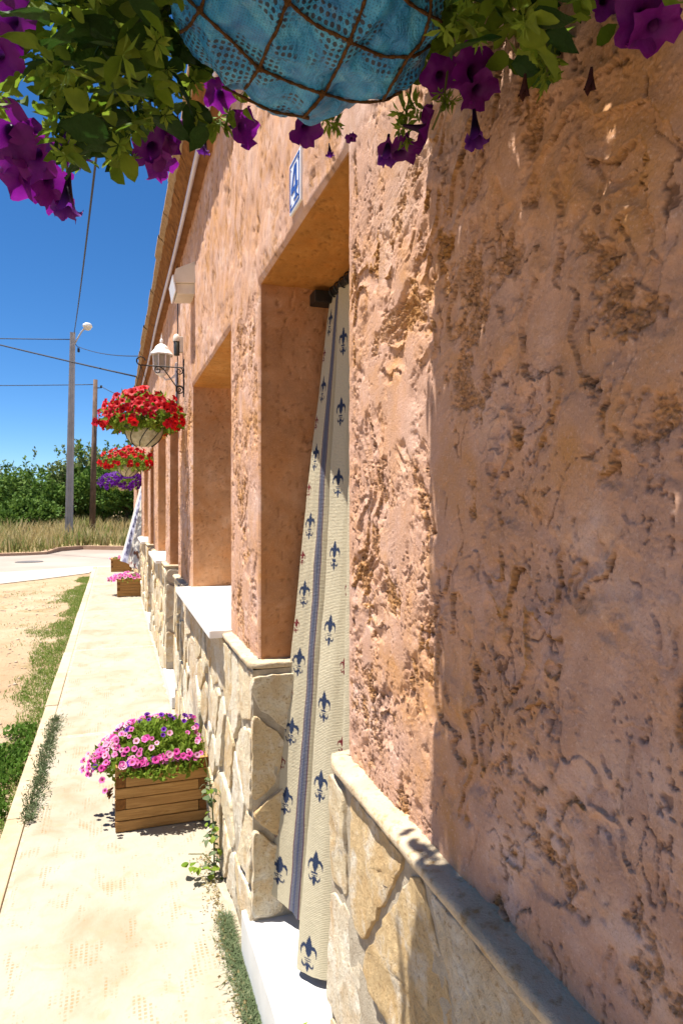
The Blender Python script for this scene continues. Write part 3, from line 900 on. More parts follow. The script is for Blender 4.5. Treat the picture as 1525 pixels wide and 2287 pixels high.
# dark fitting with a domed cap
sen = empty('wall_fitting', (D, 4.74, 2.56), 'slim dark wall fitting under a white domed cap behind the iron bracket', 'wall light')
b = MB(); b.lathe([(0,0),(.017,.002),(.020,.012),(.020,.105),(.012,.11),(0,.11)], 14, (D-.045,4.74,2.555)); np_(b.build('body', M['dark'], smooth=True), sen)
b = MB(); b.lathe([(.024,0),(.026,.015),(.022,.036),(.012,.050),(0,.055)], 14, (D-.045,4.74,2.655)); np_(b.build('cap', M['offwhite'], smooth=True), sen)
b = MB(); b.bbox((D-.026,4.722,2.58),(D+.01,4.758,2.69),.004); np_(b.build('back_plate', M['offwhite']), sen)

# lantern
LX, LY, LZ = .335, 5.12, 2.515
lan = empty('wall_lantern', (LX, LY, LZ), 'white coach lantern with frosted ribbed panes on the wall by the second doorway', 'lantern')
b = MB(); b.lathe([(.086,.118),(.088,.126),(.070,.145),(.058,.160),(.050,.178),(.026,.200),(.012,.206),(.009,.214),(.014,.222),(.013,.232),(.006,.245),(.004,.262),(0,.29)], 8, (LX,LY,LZ)); np_(b.build('cap', M['white'], smooth=False), lan)
gm = NT('ribbed_glass'); gg = gm.new('ShaderNodeTexWave'); gg.inputs['Scale'].default_value = 60
gm.L(gm.coord(), gg.inputs['Vector'])
M['rib'] = gm.fin((.62,.57,.47), .25, gm.bump(gg.outputs['Fac'], .003), .5, .45)
b = MB(); b.lathe([(.064,.118),(.058,.02),(.045,-.005),(.040,-.005)], 8, (LX,LY,LZ)); np_(b.build('pane', M['rib']), lan)
b = MB()
for k in range(8):
    a = 2*math.pi*(k+.5)/8
    b.tube([(LX+.066*math.cos(a), LY+.066*math.sin(a), LZ+.12), (LX+.060*math.cos(a), LY+.060*math.sin(a), LZ+.018), (LX+.046*math.cos(a), LY+.046*math.sin(a), LZ-.006)], .004, 5)
np_(b.build('glazing_bar', M['white']), lan)
b = MB(); b.lathe([(.050,.0),(.044,-.020),(.020,-.032),(.010,-.045),(0,-.05)], 8, (LX,LY,LZ)); np_(b.build('foot', M['white']), lan)
b = MB(); b.tube([(LX,LY,LZ-.03),(LX+.03,LY,LZ-.06),(LX+.07,LY,LZ-.05),(D-.01,LY,LZ-.01)], .008, 8); b.bbox((D-.022,LY-.035,LZ-.09),(D+.01,LY+.035,LZ+.07),.005); np_(b.build('wall_arm', M['white'], smooth=False), lan)

# scroll brackets, one for each hanging basket
def spiral(cx, cz, r0, r1, a0, turns, n=26):
    return [(cx + (r0+(r1-r0)*i/n)*math.cos(a0+turns*2*math.pi*i/n), 0, cz + (r0+(r1-r0)*i/n)*math.sin(a0+turns*2*math.pi*i/n)) for i in range(n+1)]
def make_bracket(loc, label):
    r = empty('scroll_bracket', loc, label, 'bracket', 'iron scroll brackets holding the hanging baskets')
    b = MB(); b.tube([(0,0,-.20),(0,0,.06)], .005, 6); b.build('back_bar', M['black'], r)
    b = MB(); b.tube([(0,0,0),(-.28,0,0)] + [(-.28-.028*math.sin(a), 0, .028-.028*math.cos(a)) for a in np.linspace(.3,4.6,12)], .0045, 6); b.build('arm', M['black'], r)
    b = MB(); b.tube([(-.155,0,-.004),(-.13,0,-.02),(-.05,0,-.13)] + [(-.028+.026*math.cos(a), 0, -.15+.026*math.sin(a)) for a in np.linspace(3.6,8.6,14)], .004, 6); b.build('strut', M['black'], r)
    b = MB(); b.tube(spiral(-.17,-.028,.026,.006,1.2,1.3), .0035, 6); b.build('scroll', M['black'], r)
    b = MB(); b.tube(spiral(-.030,-.026,.026,.006,1.5,-1.4), .0035, 6); b.build('scroll', M['black'], r)
    b = MB(); b.tube(spiral(-.030,-.150,.024,.006,0,1.3), .0035, 6); b.build('scroll', M['black'], r)
    return r
BASK = [(.20, .69), (.19, 4.64), (.16, 8.45), (.15, 12.3)]
make_bracket((D-.006, BASK[0][1], 2.56), 'iron scroll bracket holding the blue bag basket, above the picture')
make_bracket((D-.006, BASK[1][1], 2.455), 'black iron scroll bracket just below the white lantern')
make_bracket((D-.006, BASK[2][1], 2.455), 'iron scroll bracket of the farther red flower basket')
make_bracket((D-.006, BASK[3][1], 2.455), 'iron scroll bracket of the purple flower basket')

# ------------------------------------------------------------------ plants: leaves and flowers
def petunia(name, mat, R=.032, L=.040, seg=30, rings=9, ruff=.006, seed=0, lobe=.12, droop=0.0):
    """trumpet flower: narrow tube opening into five ruffled lobes; base at the origin, axis +z"""
    rg = np.random.default_rng(seed); ph = rg.uniform(0, 6.28)
    V = []; rad = []
    for i in range(rings):
        t_ = i/(rings-1)
        if t_ < .45:
            s = t_/.45; r = .0022 + (.0085-.0022)*s**1.5; z = L*.86*s
        else:
            s = (t_-.45)/.55; r = .0085 + (R-.0085)*s; z = L*(.86 + .14*math.sin(s*math.pi*.5)) - droop*s*s
        for k in range(seg):
            a = 2*math.pi*k/seg
            lb = 1 + lobe*math.cos(5*a)*max(0, (t_-.45)/.55)
            w = max(0, (t_-.55)/.45)
            dz = w*w*ruff*(math.sin(5*a+ph)*.9 + .7*math.sin(11*a+ph*2) + .4*math.sin(17*a+ph*3))
            V.append((r*lb*math.cos(a)*R/.032 if False else r*lb*math.cos(a), r*lb*math.sin(a), z+dz)); rad.append(t_)
    F = [(i*seg+k, i*seg+(k+1)%seg, (i+1)*seg+(k+1)%seg, (i+1)*seg+k) for i in range(rings-1) for k in range(seg)]
    return np_mesh(name, np.array(V), np.array(F), mat, True, {'rad': np.array(rad)})

def leaf_mesh(name, mat, L=.05, W=.03, nu=7, nv=5, curl=.3, fold=.25, seed=0):
    rg = np.random.default_rng(seed); V = []
    for i in range(nu):
        u = i/(nu-1)
        w = W*.5*(math.sin(math.pi*min(1, u**.75))**.8 if 0 < u < 1 else .02)
        for j in range(nv):
            v = -1 + 2*j/(nv-1)
            V.append((v*w, u*L, abs(v)*w*fold - curl*L*u*u*.6 + .0015*rg.normal()))
    return np_mesh(name, np.array(V), grid_faces(nu, nv), mat, True)

def sprig_mesh(name, mat, n=7, L=.02, seed=0):
    rg = random.Random(seed); V = []; F = []
    for k in range(n):
        a = 2*math.pi*k/n + rg.uniform(-.3,.3); el = rg.uniform(-.1, .9); l = L*rg.uniform(.7,1.2); w = l*.16
        d = Vector((math.cos(a)*math.cos(el), math.sin(a)*math.cos(el), math.sin(el))); s = Vector((-math.sin(a), math.cos(a), 0)); b = len(V)
        up = d.cross(s)*.12*l
        V += [tuple(d*l*.08), tuple(d*l*.55+s*w), tuple(d*l*1.0-up), tuple(d*l*.55-s*w)]
        F += [(b,b+1,b+2,b+3)]
    return np_mesh(name, np.array(V), np.array(F), mat, True)

def rand_rot(rg):
    return Quaternion((rg.gauss(0,1), rg.gauss(0,1), rg.gauss(0,1), rg.gauss(0,1))).normalized()

def leaf_cloud(P, size, seed, normals=None, aspect=.55, bend=.25):
    """many small folded leaves at points P as arrays (4 tris each)"""
    rg = np.random.default_rng(seed); n = len(P)
    a = rg.normal(size=(n,3)); a /= np.linalg.norm(a,axis=1)[:,None]
    if normals is not None:
        a = a*.75 + normals; a /= np.linalg.norm(a,axis=1)[:,None]
    b = rg.normal(size=(n,3)); b -= (b*a).sum(1)[:,None]*a; b /= np.linalg.norm(b,axis=1)[:,None]
    c = np.cross(a, b)
    L = size*rg.uniform(.6,1.35,(n,1)); W = L*aspect*.5
    V = np.stack([P, P+a*L*.5+b*W+c*W*bend, P+a*L-c*L*.12, P+a*L*.5-b*W+c*W*bend], 1)
    i = np.arange(n)*4
    F = np.concatenate([np.stack([i,i+1,i+2],1), np.stack([i,i+2,i+3],1)])
    return V.reshape(-1,3), F

def oval_cloud(P, size, seed, normals, aspect=.6):
    """oval, folded, slightly curled leaves (10 tris each) for plants seen close"""
    rg = np.random.default_rng(seed); n = len(P)
    c = rg.normal(size=(n,3))*.6 + normals; c /= np.linalg.norm(c,axis=1)[:,None]      # leaf normal
    a = rg.normal(size=(n,3)); a -= (a*c).sum(1)[:,None]*c; a /= np.linalg.norm(a,axis=1)[:,None]
    b = np.cross(c, a)
    L = size*rg.uniform(.55,1.4,(n,1)); W = L*aspect*.5*rg.uniform(.8,1.15,(n,1)); k = rg.uniform(-.1,.35,(n,1))
    q = [(0,0,0),(.22,.75,.16),(.52,1,.22),(.82,.62,.14),(1,0,0),(.82,-.62,.14),(.52,-1,.22),(.22,-.75,.16),(.35,0,0),(.7,0,0)]
    V = np.stack([P + a*L*u + b*W*v + c*(L*w*.5 - L*k*u*u) for u, v, w in q], 1)
    i = np.arange(n)[:,None]*10
    F = np.concatenate([i+np.array([t_]) for t_ in ((0,1,8),(1,2,8),(2,9,8),(2,3,9),(3,4,9),(4,5,9),(5,6,9),(6,8,9),(6,7,8),(7,0,8))])
    return V.reshape(-1,3), F

def place(me, name, parent, loc, axis, rg, scale=1.0, roll=None):
    """link mesh me under parent with local +z along axis"""
    o = bpy.data.objects.new(name, me); COL.objects.link(o); o.parent = parent
    q = Vector(axis).normalized().to_track_quat('Z', 'Y') @ Quaternion((0,0,1), rg.uniform(0,6.28) if roll is None else roll)
    o.rotation_mode = 'QUATERNION'; o.rotation_quaternion = q
    o.location = Vector(loc) - parent.location; o.scale = (scale,)*3
    return o

# ---- the near basket: blue bag in a rope net
B0 = Vector((BASK[0][0], BASK[0][1], 1.974))
bask = empty('hanging_basket', B0, 'hanging basket in a blue dotted plastic bag with rope net and purple petunias overhead', 'hanging basket', 'hanging flower baskets along the wall')
prof = [(0,0.0),(.03,.001),(.06,.004),(.085,.009),(.107,.018),(.125,.032),(.138,.050),(.146,.075),(.149,.10),(.150,.13),(.149,.17),(.147,.20)]
seg = 160
ss = np.zeros(len(prof))
for i in range(1, len(prof)): ss[i] = ss[i-1] + math.hypot(prof[i][0]-prof[i-1][0], prof[i][1]-prof[i-1][1])
sf = np.linspace(0, ss[-1], 90)
rf = np.interp(sf, ss, [p[0] for p in prof]); zf = np.interp(sf, ss, [p[1] for p in prof])
TH = np.linspace(0, 2*math.pi, seg+1)
S_, T_ = np.meshgrid(sf, TH, indexing='ij'); R_ = np.repeat(rf[:,None], seg+1, 1); Z_ = np.repeat(zf[:,None], seg+1, 1)
U_ = S_*np.cos(T_); W_ = S_*np.sin(T_)
wr = fbm(U_*11, W_*11, 4, 210)
crease = -np.abs(fbm(U_*9+3, W_*6, 3, 215))          # sharp folds
dis = wr*.011 + (crease+.12)*.042 + np.abs(fbm(U_*27, W_*22, 3, 220))*-.007 + .006*np.sin(T_*5+1)*np.clip(S_/.15,0,1)
dis = dis*np.clip(S_/.02, 0, 1)
nr = np.gradient(zf, sf); nz = -np.gradient(rf, sf)
X_ = (R_ + dis*nr[:,None])*np.cos(T_); Y_ = (R_ + dis*nr[:,None])*np.sin(T_); Zb = Z_ + dis*nz[:,None]
Vb = np.stack([X_, Y_, Zb], -1).reshape(-1,3)
bag_me = np_mesh('plastic_bag', Vb, grid_faces(90, seg+1, flip=True), M['bag'], True, None, np.stack([U_.ravel(), W_.ravel()], 1))
link('plastic_bag', bag_me, bask)
bvh = BVHTree.FromPolygons([tuple(v + np.array(B0)) for v in Vb], [tuple(f) for f in grid_faces(90, seg+1, flip=True)])
def on_bag(px, py):
    o = Vector((0,0,CAM_H)); d = (at(px, py, 1.0) - o).normalized()
    h = bvh.ray_cast(o, d)
    return (h[0] - B0 + (h[1] if h[1].dot(d) < 0 else -h[1])*.0022) if h[0] else None
strands = [[(330,-130),(385,-40),(450,25),(515,85),(580,150),(650,180),(715,205),(780,222),(850,226),(895,200)],
           [(560,-90),(640,0),(700,50),(780,90),(860,125),(925,122),(985,80),(1000,30)],
           [(500,235),(540,210),(580,150),(612,75),(640,0),(668,-90)],
           [(680,258),(720,210),(752,150),(780,90),(806,30),(835,-60)],
           [(408,72),(430,50),(452,20),(470,-40)],
           [(396,70),(415,118),(455,150),(500,190),(545,215),(610,245),(690,260)],
           [(850,226),(880,175),(905,130),(940,90),(958,30),(960,-60)],
           [(720,205),(700,232),(680,258)],
           [(800,-100),(860,-40),(930,20),(1000,60)]]
for st_ in strands:
    P_ = []
    dense = []
    for i in range(len(st_)-1):
        for s in np.linspace(0, 1, 9)[:-1]:
            dense.append((st_[i][0]+(st_[i+1][0]-st_[i][0])*s, st_[i][1]+(st_[i+1][1]-st_[i][1])*s))
    dense.append(st_[-1])
    for q in dense:
        h = on_bag(*q)
        if h is not None: P_.append(h)
    if len(P_) < 3: continue
    # smooth
    for _ in range(2):
        P_ = [P_[0]] + [(P_[i-1]+P_[i]*2+P_[i+1])/4 for i in range(1, len(P_)-1)] + [P_[-1]]
    b = MB(); b.tube(P_, [.0017 + .0004*math.sin(i*1.9) for i in range(len(P_))], 7); b.build('rope', M['rope'], bask, smooth=True)
for q in ((580,150),(780,90),(715,205),(450,22),(640,2),(545,212),(850,226)):
    h = on_bag(*q)
    if h is not None:
        bm = bmesh.new(); bmesh.ops.create_icosphere(bm, subdivisions=2, radius=.0036)
        for v in bm.verts: v.co *= 1 + .25*math.sin(v.co.x*900)*math.cos(v.co.z*700)
        me = bpy.data.meshes.new('knot'); bm.to_mesh(me); bm.free(); me.materials.append(M['rope'])
        o = link('knot', me, bask); o.location = h
b = MB(); b.lathe([(0,.17),(.09,.175),(.144,.17)], 24); b.build('soil', M['soil'], bask)
for k in range(3):
    a = k*2.094+.5
    b = MB(); b.tube([(.145*math.cos(a), .145*math.sin(a), .23), (D-.006-.28-B0.x, 0, .63)], .002, 5); b.build('hanger_wire', M['black'], bask)

LB = [leaf_mesh('leaf', M['leafdark'], .055, .036, curl=.25, seed=1), leaf_mesh('leaf', M['leafdark'], .045, .027, curl=.5, seed=2), leaf_mesh('leaf', M['leaf'], .034, .019, curl=.45, seed=3), leaf_mesh('leaf', M['leaf'], .026, .014, curl=.6, seed=4)]
SPR = [sprig_mesh('sprig', M['leafbright'], 8, .020, 1), sprig_mesh('sprig', M['leafbright'], 9, .017, 2)]
FL = [(15,40,.80,1.35,(-.5,-.6,-.5)),(-10,120,.82,1.2,(-.2,-.8,-.5)),(25,300,.86,1.35,(.1,-.7,-.7)),(75,345,.88,1.2,(-.3,-.7,-.6)),(60,405,.92,1.1,(.3,-.6,-.8)),(115,410,.92,1.05,(.5,-.5,-.8)),(20,360,.9,1.1,(-.6,-.4,-.8)),
      (130,455,.95,.75,(.1,-.5,-.9)),(345,335,.90,1.05,(.3,-.6,-.8)),(360,375,.93,.85,(.5,-.3,-.9)),(385,300,.90,.9,(.9,-.4,-.4)),(545,285,.93,.9,(.6,-.7,-.3)),(430,280,.98,.55,(.3,-.8,-.3)),(490,212,.93,.8,(-.2,-.6,-.7)),
      (685,290,.93,.85,(.2,-.5,-.9)),(785,312,.95,.32,(.1,-.3,-1)),(893,350,.87,.95,(.0,-.12,-1)),(960,292,.82,.95,(1,-.25,-.15)),(1062,160,.74,1.0,(.25,-.9,-.35)),(1068,205,.74,.8,(.2,-.5,-.9)),(985,172,.80,.8,(-.1,-.7,-.7)),
      (1440,35,.52,.85,(-.3,-.8,-.5)),(1462,65,.52,.7,(-.1,-.4,-.9)),(1350,0,.55,.5,(-.3,-.8,-.4))]
rg = random.Random(21)
# lower outline of the foliage as the strands hang, by direction from the eye
edge_x = [-400, 0, 90, 150, 260, 330, 400, 470, 540, 580, 600, 960, 1000, 1060, 1130, 1200, 1290, 1380, 1525, 1900]
edge_y = [330, 330, 370, 378, 372, 345, 318, 300, 285, 272, 180, 180, 205, 175, 150, 150, 120, 70, 35, 20]
def ok_leaf(p, slack=0):
    if p.x > .437 or (p.x > -.02 and p.y > .935): return False
    px, py, c = proj(p)
    if c < .42: return False
    if py > np.interp(px, edge_x, edge_y) + slack: return False
    if c < 1.2 and any((px-fx)**2+(py-fy)**2 < (1480*.030*fs/fc)**2 and c < fc+.01 for fx, fy, fc, fs, fa in FL): return False
    # not between the eye and the bag
    if 395 < px < 985 and c < .70 and py > -200: return False
    return True
cloud = []
tries = 0
while len(cloud) < 4400 and tries < 200000:
    tries += 1
    a = rg.uniform(0, 6.28); r = rg.uniform(.13, .40); z = rg.uniform(-.12, .36)
    if r < .17 and z < .2: continue
    p = B0 + Vector((r*math.cos(a), r*math.sin(a)*1.05, z))
    # strands: keep clumps
    den = float(fbm(np.array(a*3.2), np.array(z*9), 2, 300))
    if den < -.18: continue
    if ok_leaf(p): cloud.append((p, a, r, z))
print('cloud', len(cloud), tries)
rg.shuffle(cloud)
vis = [q for q in cloud if -40 < proj(q[0])[0] < 1560 and proj(q[0])[1] > -60]
vis_sorted = sorted(vis, key=lambda q: proj(q[0])[2])
big = vis_sorted[:660:3][:215]
bigset = set(id(q) for q in big)
for q in big:
    p, a, r, z = q
    px, py, c = proj(p)
    near_bag = r < .24
    kind = rg.choice([0,0,1,1,1]) if px < 520 and near_bag else rg.choice([0,1,2,2,3,3])
    out = Vector((math.cos(a), math.sin(a), rg.uniform(-.6,.4)))
    n = Vector((rg.gauss(0,.5), rg.gauss(0,.5), 1)).normalized()
    o = bpy.data.objects.new('leaf', LB[kind]); COL.objects.link(o); o.parent = bask
    y = (out - n*out.dot(n)).normalized(); x = y.cross(n)
    o.matrix_basis = Matrix(((x.x,y.x,n.x,p.x-B0.x),(x.y,y.y,n.y,p.y-B0.y),(x.z,y.z,n.z,p.z-B0.z),(0,0,0,1))) @ Matrix.Scale(rg.uniform(.6,1.05), 4)
rest = [q for q in cloud if id(q) not in bigset]
Pn = np.array([tuple(q[0]-B0) for q in rest]); Nn = np.array([(math.cos(q[1]), math.sin(q[1]), .1) for q in rest])
# the dense crown above the rim, over the bag and against the wall
rgn = np.random.default_rng(31)
C2 = np.stack([rgn.uniform(-.02, .438, 6200), rgn.uniform(.36, .95, 6200), rgn.uniform(2.10, 2.46, 6200)], 1)
C2 = C2[(C2[:,1] < .905 + .03*perlin(C2[:,2]*9, C2[:,0]*9, 4)) & (perlin(C2[:,0]*11, C2[:,1]*11, 6) > -.24)]
C2 = C2[(np.hypot(C2[:,0]-.2, C2[:,1]-.69) < .34)]
ok2 = []
for q in C2:
    px, py, c = proj(q); ok2.append(c > .40 and py < np.interp(px, edge_x, edge_y) - 10)
C2 = C2[np.array(ok2)] - np.array(B0)
Pn = np.concatenate([Pn, C2]); Nn = np.concatenate([Nn, np.tile([0,0,.8], (len(C2),1))])
V1, F1 = oval_cloud(Pn, .0245, 5, Nn*.3 + np.array([0,0,.8]), .62)
o = link('foliage', np_mesh('foliage', V1, F1, M['leaf']), bask); o['kind'] = 'stuff'
# bright star-like calyx tufts toward the hanging edge
for k in range(420):
    q = rg.choice(vis)
    px, py, c = proj(q[0])
    e = np.interp(px, edge_x, edge_y)
    if py < e - 130 and rg.random() < .7: continue
    place(rg.choice(SPR), 'sprig', bask, q[0], (rg.gauss(0,.6), rg.gauss(0,.6), -.4), rg, rg.uniform(.55,1.1))
# broad dark leaves crowding the bag on the street side
for k in range(75):
    px, py = rg.uniform(150, 415), rg.uniform(-30, 290)
    if py > np.interp(px, edge_x, edge_y) - 40: continue
    p = at(px, py, rg.uniform(.74, .92))
    n = Vector((rg.gauss(0,.55), rg.gauss(0,.55)-.35, .8)).normalized(); out = Vector((rg.gauss(0,1), rg.gauss(0,1), -.35))
    o = bpy.data.objects.new('leaf', LB[rg.choice([0,0,1])]); COL.objects.link(o); o.parent = bask
    y = (out - n*out.dot(n)).normalized(); x = y.cross(n)
    o.matrix_basis = Matrix(((x.x,y.x,n.x,p.x-B0.x),(x.y,y.y,n.y,p.y-B0.y),(x.z,y.z,n.z,p.z-B0.z),(0,0,0,1))) @ Matrix.Scale(rg.uniform(.6,1.0), 4)
# hanging sprigs below the bag and right of it
for (px, py, c) in [(755,285,.86),(735,275,.85),(900,255,.83),(905,285,.84),(895,310,.85),(925,235,.83),(1215,140,.66),(1225,165,.66),(985,215,.80),(1000,235,.80),(470,275,.9),(500,262,.9)]:
    for _ in range(3):
        p = at(px+rg.uniform(-12,12), py+rg.uniform(-12,12), c)
        place(rg.choice(SPR), 'sprig', bask, p, (rg.gauss(0,.6), rg.gauss(0,.6), -.3), rg, rg.uniform(.7,1.1))
b = MB()
for (pts_, r_) in [([(760,150,.86),(758,230,.86),(752,290,.86)], .0014), ([(925,150,.83),(910,240,.84),(893,330,.85)], .0016), ([(1215,60,.66),(1222,170,.66)], .0012), ([(160,300,.9),(150,380,.92),(150,405,.92)], .0016), ([(1000,150,.8),(990,230,.8),(965,290,.82)], .0014)]:
    b.tube([at(*q)-B0 for q in pts_], r_, 5)
b.build('stems', M['stem'], bask)
# petunias: pixel, depth, size, facing (camera-ish axis)
PM = [petunia('petunia', M['purple'], .033, .042, seed=s, lobe=.14, droop=d) for s, d in ((1,0),(2,.006),(3,.012),(4,-.004))]
PB = petunia('petunia', M['deepviolet'], .014, .046, seed=9, lobe=.25, ruff=.004)
for (px, py, c, s, ax) in FL:
    p = at(px, py, c); A = Vector(ax).normalized()
    p = p - A*.036*s
    place(rg.choice(PM), 'petunia', bask, p, A, rg, s*.86)
for (px, py, c, s) in [(172,215,.84,1.7),(155,385,.92,1.3),(868,300,.86,.8),(1058,245,.75,.9),(735,320,.95,.4),(460,298,.96,.6)]:
    place(PB, 'petunia', bask, at(px,py,c), (rg.uniform(-.15,.15), rg.uniform(-.2,.1), -1), rg, s)
# withered blooms
WB = petunia('withered_bloom', M['leafdead'], .009, .034, 14, 6, .004, 4, .3)
for (px, py, c) in [(190,75,.82),(320,180,.80),(285,230,.84),(292,290,.9),(140,165,.85),(215,235,.87),(1320,150,.60),(1172,165,.66),(300,0,.8),(215,5,.8),(210,0,.82)]:
    place(WB, 'withered_bloom', bask, at(px,py,c), (rg.uniform(-.3,.3), rg.uniform(-.3,.2), -1), rg, rg.uniform(.5,.75))

# ---- the farther baskets
def far_basket(loc, label, mats, nfl, rx, hz, leafn, seed, fsize, droop=.08):
    rg = random.Random(seed); B = Vector(loc)
    r = empty('hanging_basket', B, label, 'hanging basket', 'hanging flower baskets along the wall')
    b = MB(); b.lathe([(0,0),(.05,.006),(.085,.028),(.108,.06),(.122,.10),(.126,.135),(.118,.13),(.0,.11)], 22); b.build('liner', M['liner'], r, smooth=True)
    for k in range(8):
        a = k*math.pi/4 + .2; w = MB()
        w.tube([((rr_+.003)*math.cos(a+i*.22), (rr_+.003)*math.sin(a+i*.22), zz) for i, (rr_, zz) in enumerate([(.05,.002),(.085,.026),(.108,.06),(.122,.10),(.127,.137)])], .003, 5); w.build('wire', M['black'], r)
    w = MB(); w.tube([(.128*math.cos(a), .128*math.sin(a), .136) for a in np.linspace(0, 6.283, 24)], .004, 5); w.build('rim', M['black'], r)
    for k in range(3):
        a = k*2.094+.4; w = MB(); w.tube([(.127*math.cos(a), .127*math.sin(a), .136), (D-.006-.28-B.x, 0, 2.455-B.z)], .0022, 5); w.build('hanger_wire', M['black'], r)
    rgn = np.random.default_rng(seed)
    P = []
    while len(P) < leafn:
        q = rgn.uniform(-1, 1, 3)
        if (q**2).sum() > 1 or B.x + q[0]*rx*.95 > .437: continue
        if q[2] < -.1 and math.hypot(q[0], q[1]) < .5: continue
        P.append((q[0]*rx*.95, q[1]*rx*.95, .17 + q[2]*hz*(1 if q[2] > 0 else droop/hz) ))
    P = np.array(P)
    V, F = leaf_cloud(P, .045, seed, None, .55)
    o = link('foliage', np_mesh('foliage', V, F, M['leafbright']), r); o['kind'] = 'stuff'
    me = [petunia('petunia', m, .028, .03, 10, 5, .006, seed+i, .16) for i, m in enumerate(mats)]
    n = 0
    while n < nfl:
        th = rg.uniform(0, 6.28); el = math.asin(rg.uniform(-.55, 1)); k = rg.uniform(.88, 1.12)
        d = Vector((math.cos(th)*math.cos(el), math.sin(th)*math.cos(el), math.sin(el)))
        p = Vector((d.x*rx, d.y*rx, d.z*(hz if d.z > 0 else droop)))*k + Vector((0,0,.17))
        if B.x + p.x > .432 or (p.z < .12 and math.hypot(p.x, p.y) < rx*.72): continue
        if float(fbm(np.array(th*1.6), np.array(el*2.2), 2, seed)) < -.12 and rg.random() < .8: continue
        A = Vector((d.x, d.y-.35, d.z*.7+.12))
        place(rg.choice(me), 'petunia', r, p + B - A.normalized()*.02, A, rg, fsize*rg.uniform(.8,1.2)); n += 1
    return r
far_basket((BASK[1][0], BASK[1][1], 1.905), 'wire hanging basket full of bright red petunias in front of the iron scroll bracket', [M['red'], M['redpink'], M['red']], 230, .285, .20, 1500, 41, .86)
far_basket((BASK[2][0], BASK[2][1], 1.865), 'smaller looking basket of red petunias farther along the wall', [M['red'], M['red']], 130, .31, .17, 1000, 43, 1.0, .12)
far_basket((BASK[3][0], BASK[3][1], 1.775), 'farthest hanging basket, a mound of violet petunias under the red one', [M['violet'], M['violet'], M['deepviolet']], 230, .37, .14, 900, 47, 1.2, .22)

# ---- planters
def planter(loc, label, W, H, DEP, nlay, seed, flower_mats, nfl, spread, leafn, fs, hgt):
    rg = random.Random(seed); B = Vector(loc)
    r = empty('wooden_planter', B, label, 'planter', 'square wooden planters on the pavement')
    t_ = .045; lh = H/nlay
    for i in range(nlay):
        z0, z1 = i*lh+.0015, (i+1)*lh-.0015
        e = (nlay-1-i) % 2   # 0: front board starts at the left end
        j = lambda: rg.uniform(-.0015, .0015)
        def plank(lo, hi, endaxis):
            b = MB(); b.bbox(lo, hi, .0035)
            me = b.mesh('plank', [M['wood'], M['endgrain']])
            for p in me.polygons:
                if abs(p.normal[endaxis]) > .9: p.material_index = 1
            link('plank', me, r)
        bot = i == 0
        f0, f1 = (0, W if bot else W-t_) if e == 0 else (0 if bot else t_, W)
        plank((f0+.0015, 0+j(), z0), (f1-.0015, t_+j(), z1), 0)
        plank(((t_ if e == 0 else 0)+.0015, DEP-t_+j(), z0), ((W if e == 0 else W-t_)-.0015, DEP+j(), z1), 0)
        s0, s1 = (t_, DEP) if (e == 0 or bot) else (0, DEP-t_)
        plank((0+j(), s0+.0015, z0), (t_+j(), (s1 if e == 0 else DEP-t_)-.0015, z1), 1)
        s0, s1 = (0, DEP-t_) if (e == 0 and not bot) else (t_, DEP-t_ if e == 0 else DEP)
        plank((W-t_+j(), s0+.0015, z0), (W+j(), s1-.0015, z1), 1)
    b = MB(); b.box((t_+.001, t_+.001, .02), (W-t_-.001, DEP-t_-.001, H-.035)); b.build('soil', M['soil'], r)
    rgn = np.random.default_rng(seed); P = []
    cx, cy = W/2, DEP/2
    while len(P) < leafn:
        q = rgn.uniform(-1, 1, 2)
        rr_ = math.hypot(*q)
        if rr_ > 1: continue
        x = cx + q[0]*(W/2+spread); y = cy + q[1]*(DEP/2+spread*.8)
        z = H - .03 + hgt*(1-rr_**2)*rgn.uniform(.25,1.0) - .08*max(0, rr_-.8)*5*rgn.uniform(.2,1)*.5
        if B.x + x > .40: continue
        inside = -.0 < x < W and 0 < y < DEP
        if not inside and z < H - .05: z = H - .05 + rgn.uniform(0,.04)
        P.append((x, y, z))
    V, F = leaf_cloud(np.array(P), .034, seed, np.tile([0,0,.5], (len(P),1)), .5)
    o = link('foliage', np_mesh('foliage', V, F, M['leafbright']), r); o['kind'] = 'stuff'
    me = [petunia('petunia', m, .021, .022, 12, 6, .003, seed+i, .10) for i, m in enumerate(flower_mats)]
    n = 0
    while n < nfl:
        th = rg.uniform(0, 6.283); rr_ = rg.gauss(.92, .16)
        if rr_ < .4 or rr_ > 1.2 or float(fbm(np.array(th*1.3), np.array(rr_*3), 2, seed)) < -.15: continue
        if rg.random() < .025: rr_ = rg.uniform(.1, .6)
        if math.sin(th) < -.3 and rg.random() < .35: continue
        x = cx + math.cos(th)*rr_*(W/2+spread); y = cy + math.sin(th)*rr_*(DEP/2+spread*.8)
        if B.x + x > .395: continue
        z = H + .012 + hgt*max(0, 1-rr_**2)*rg.uniform(.75,1.05) - .055*max(0, rr_-.8)*5*rg.random()
        if y < -.02: y = -.02 - .02*rg.random()
        if 0 < x < W and -.07 < y < DEP: z = max(z, H+.008+.02*rg.random())
        A = Vector((math.cos(th)*.6*rr_, math.sin(th)*.6*rr_-.45, .75))
        if rr_ < .55: k = rg.choice([3,3,4,4,0]) if len(me) > 3 else 0
        else: k = rg.choices(range(len(me)), [6,5,3.5,.5,.25][:len(me)])[0]
        place(me[k], 'petunia', r, B + Vector((x,y,z)) - A.normalized()*.012, A, rg, fs*rg.uniform(.8,1.25)); n += 1
    return r
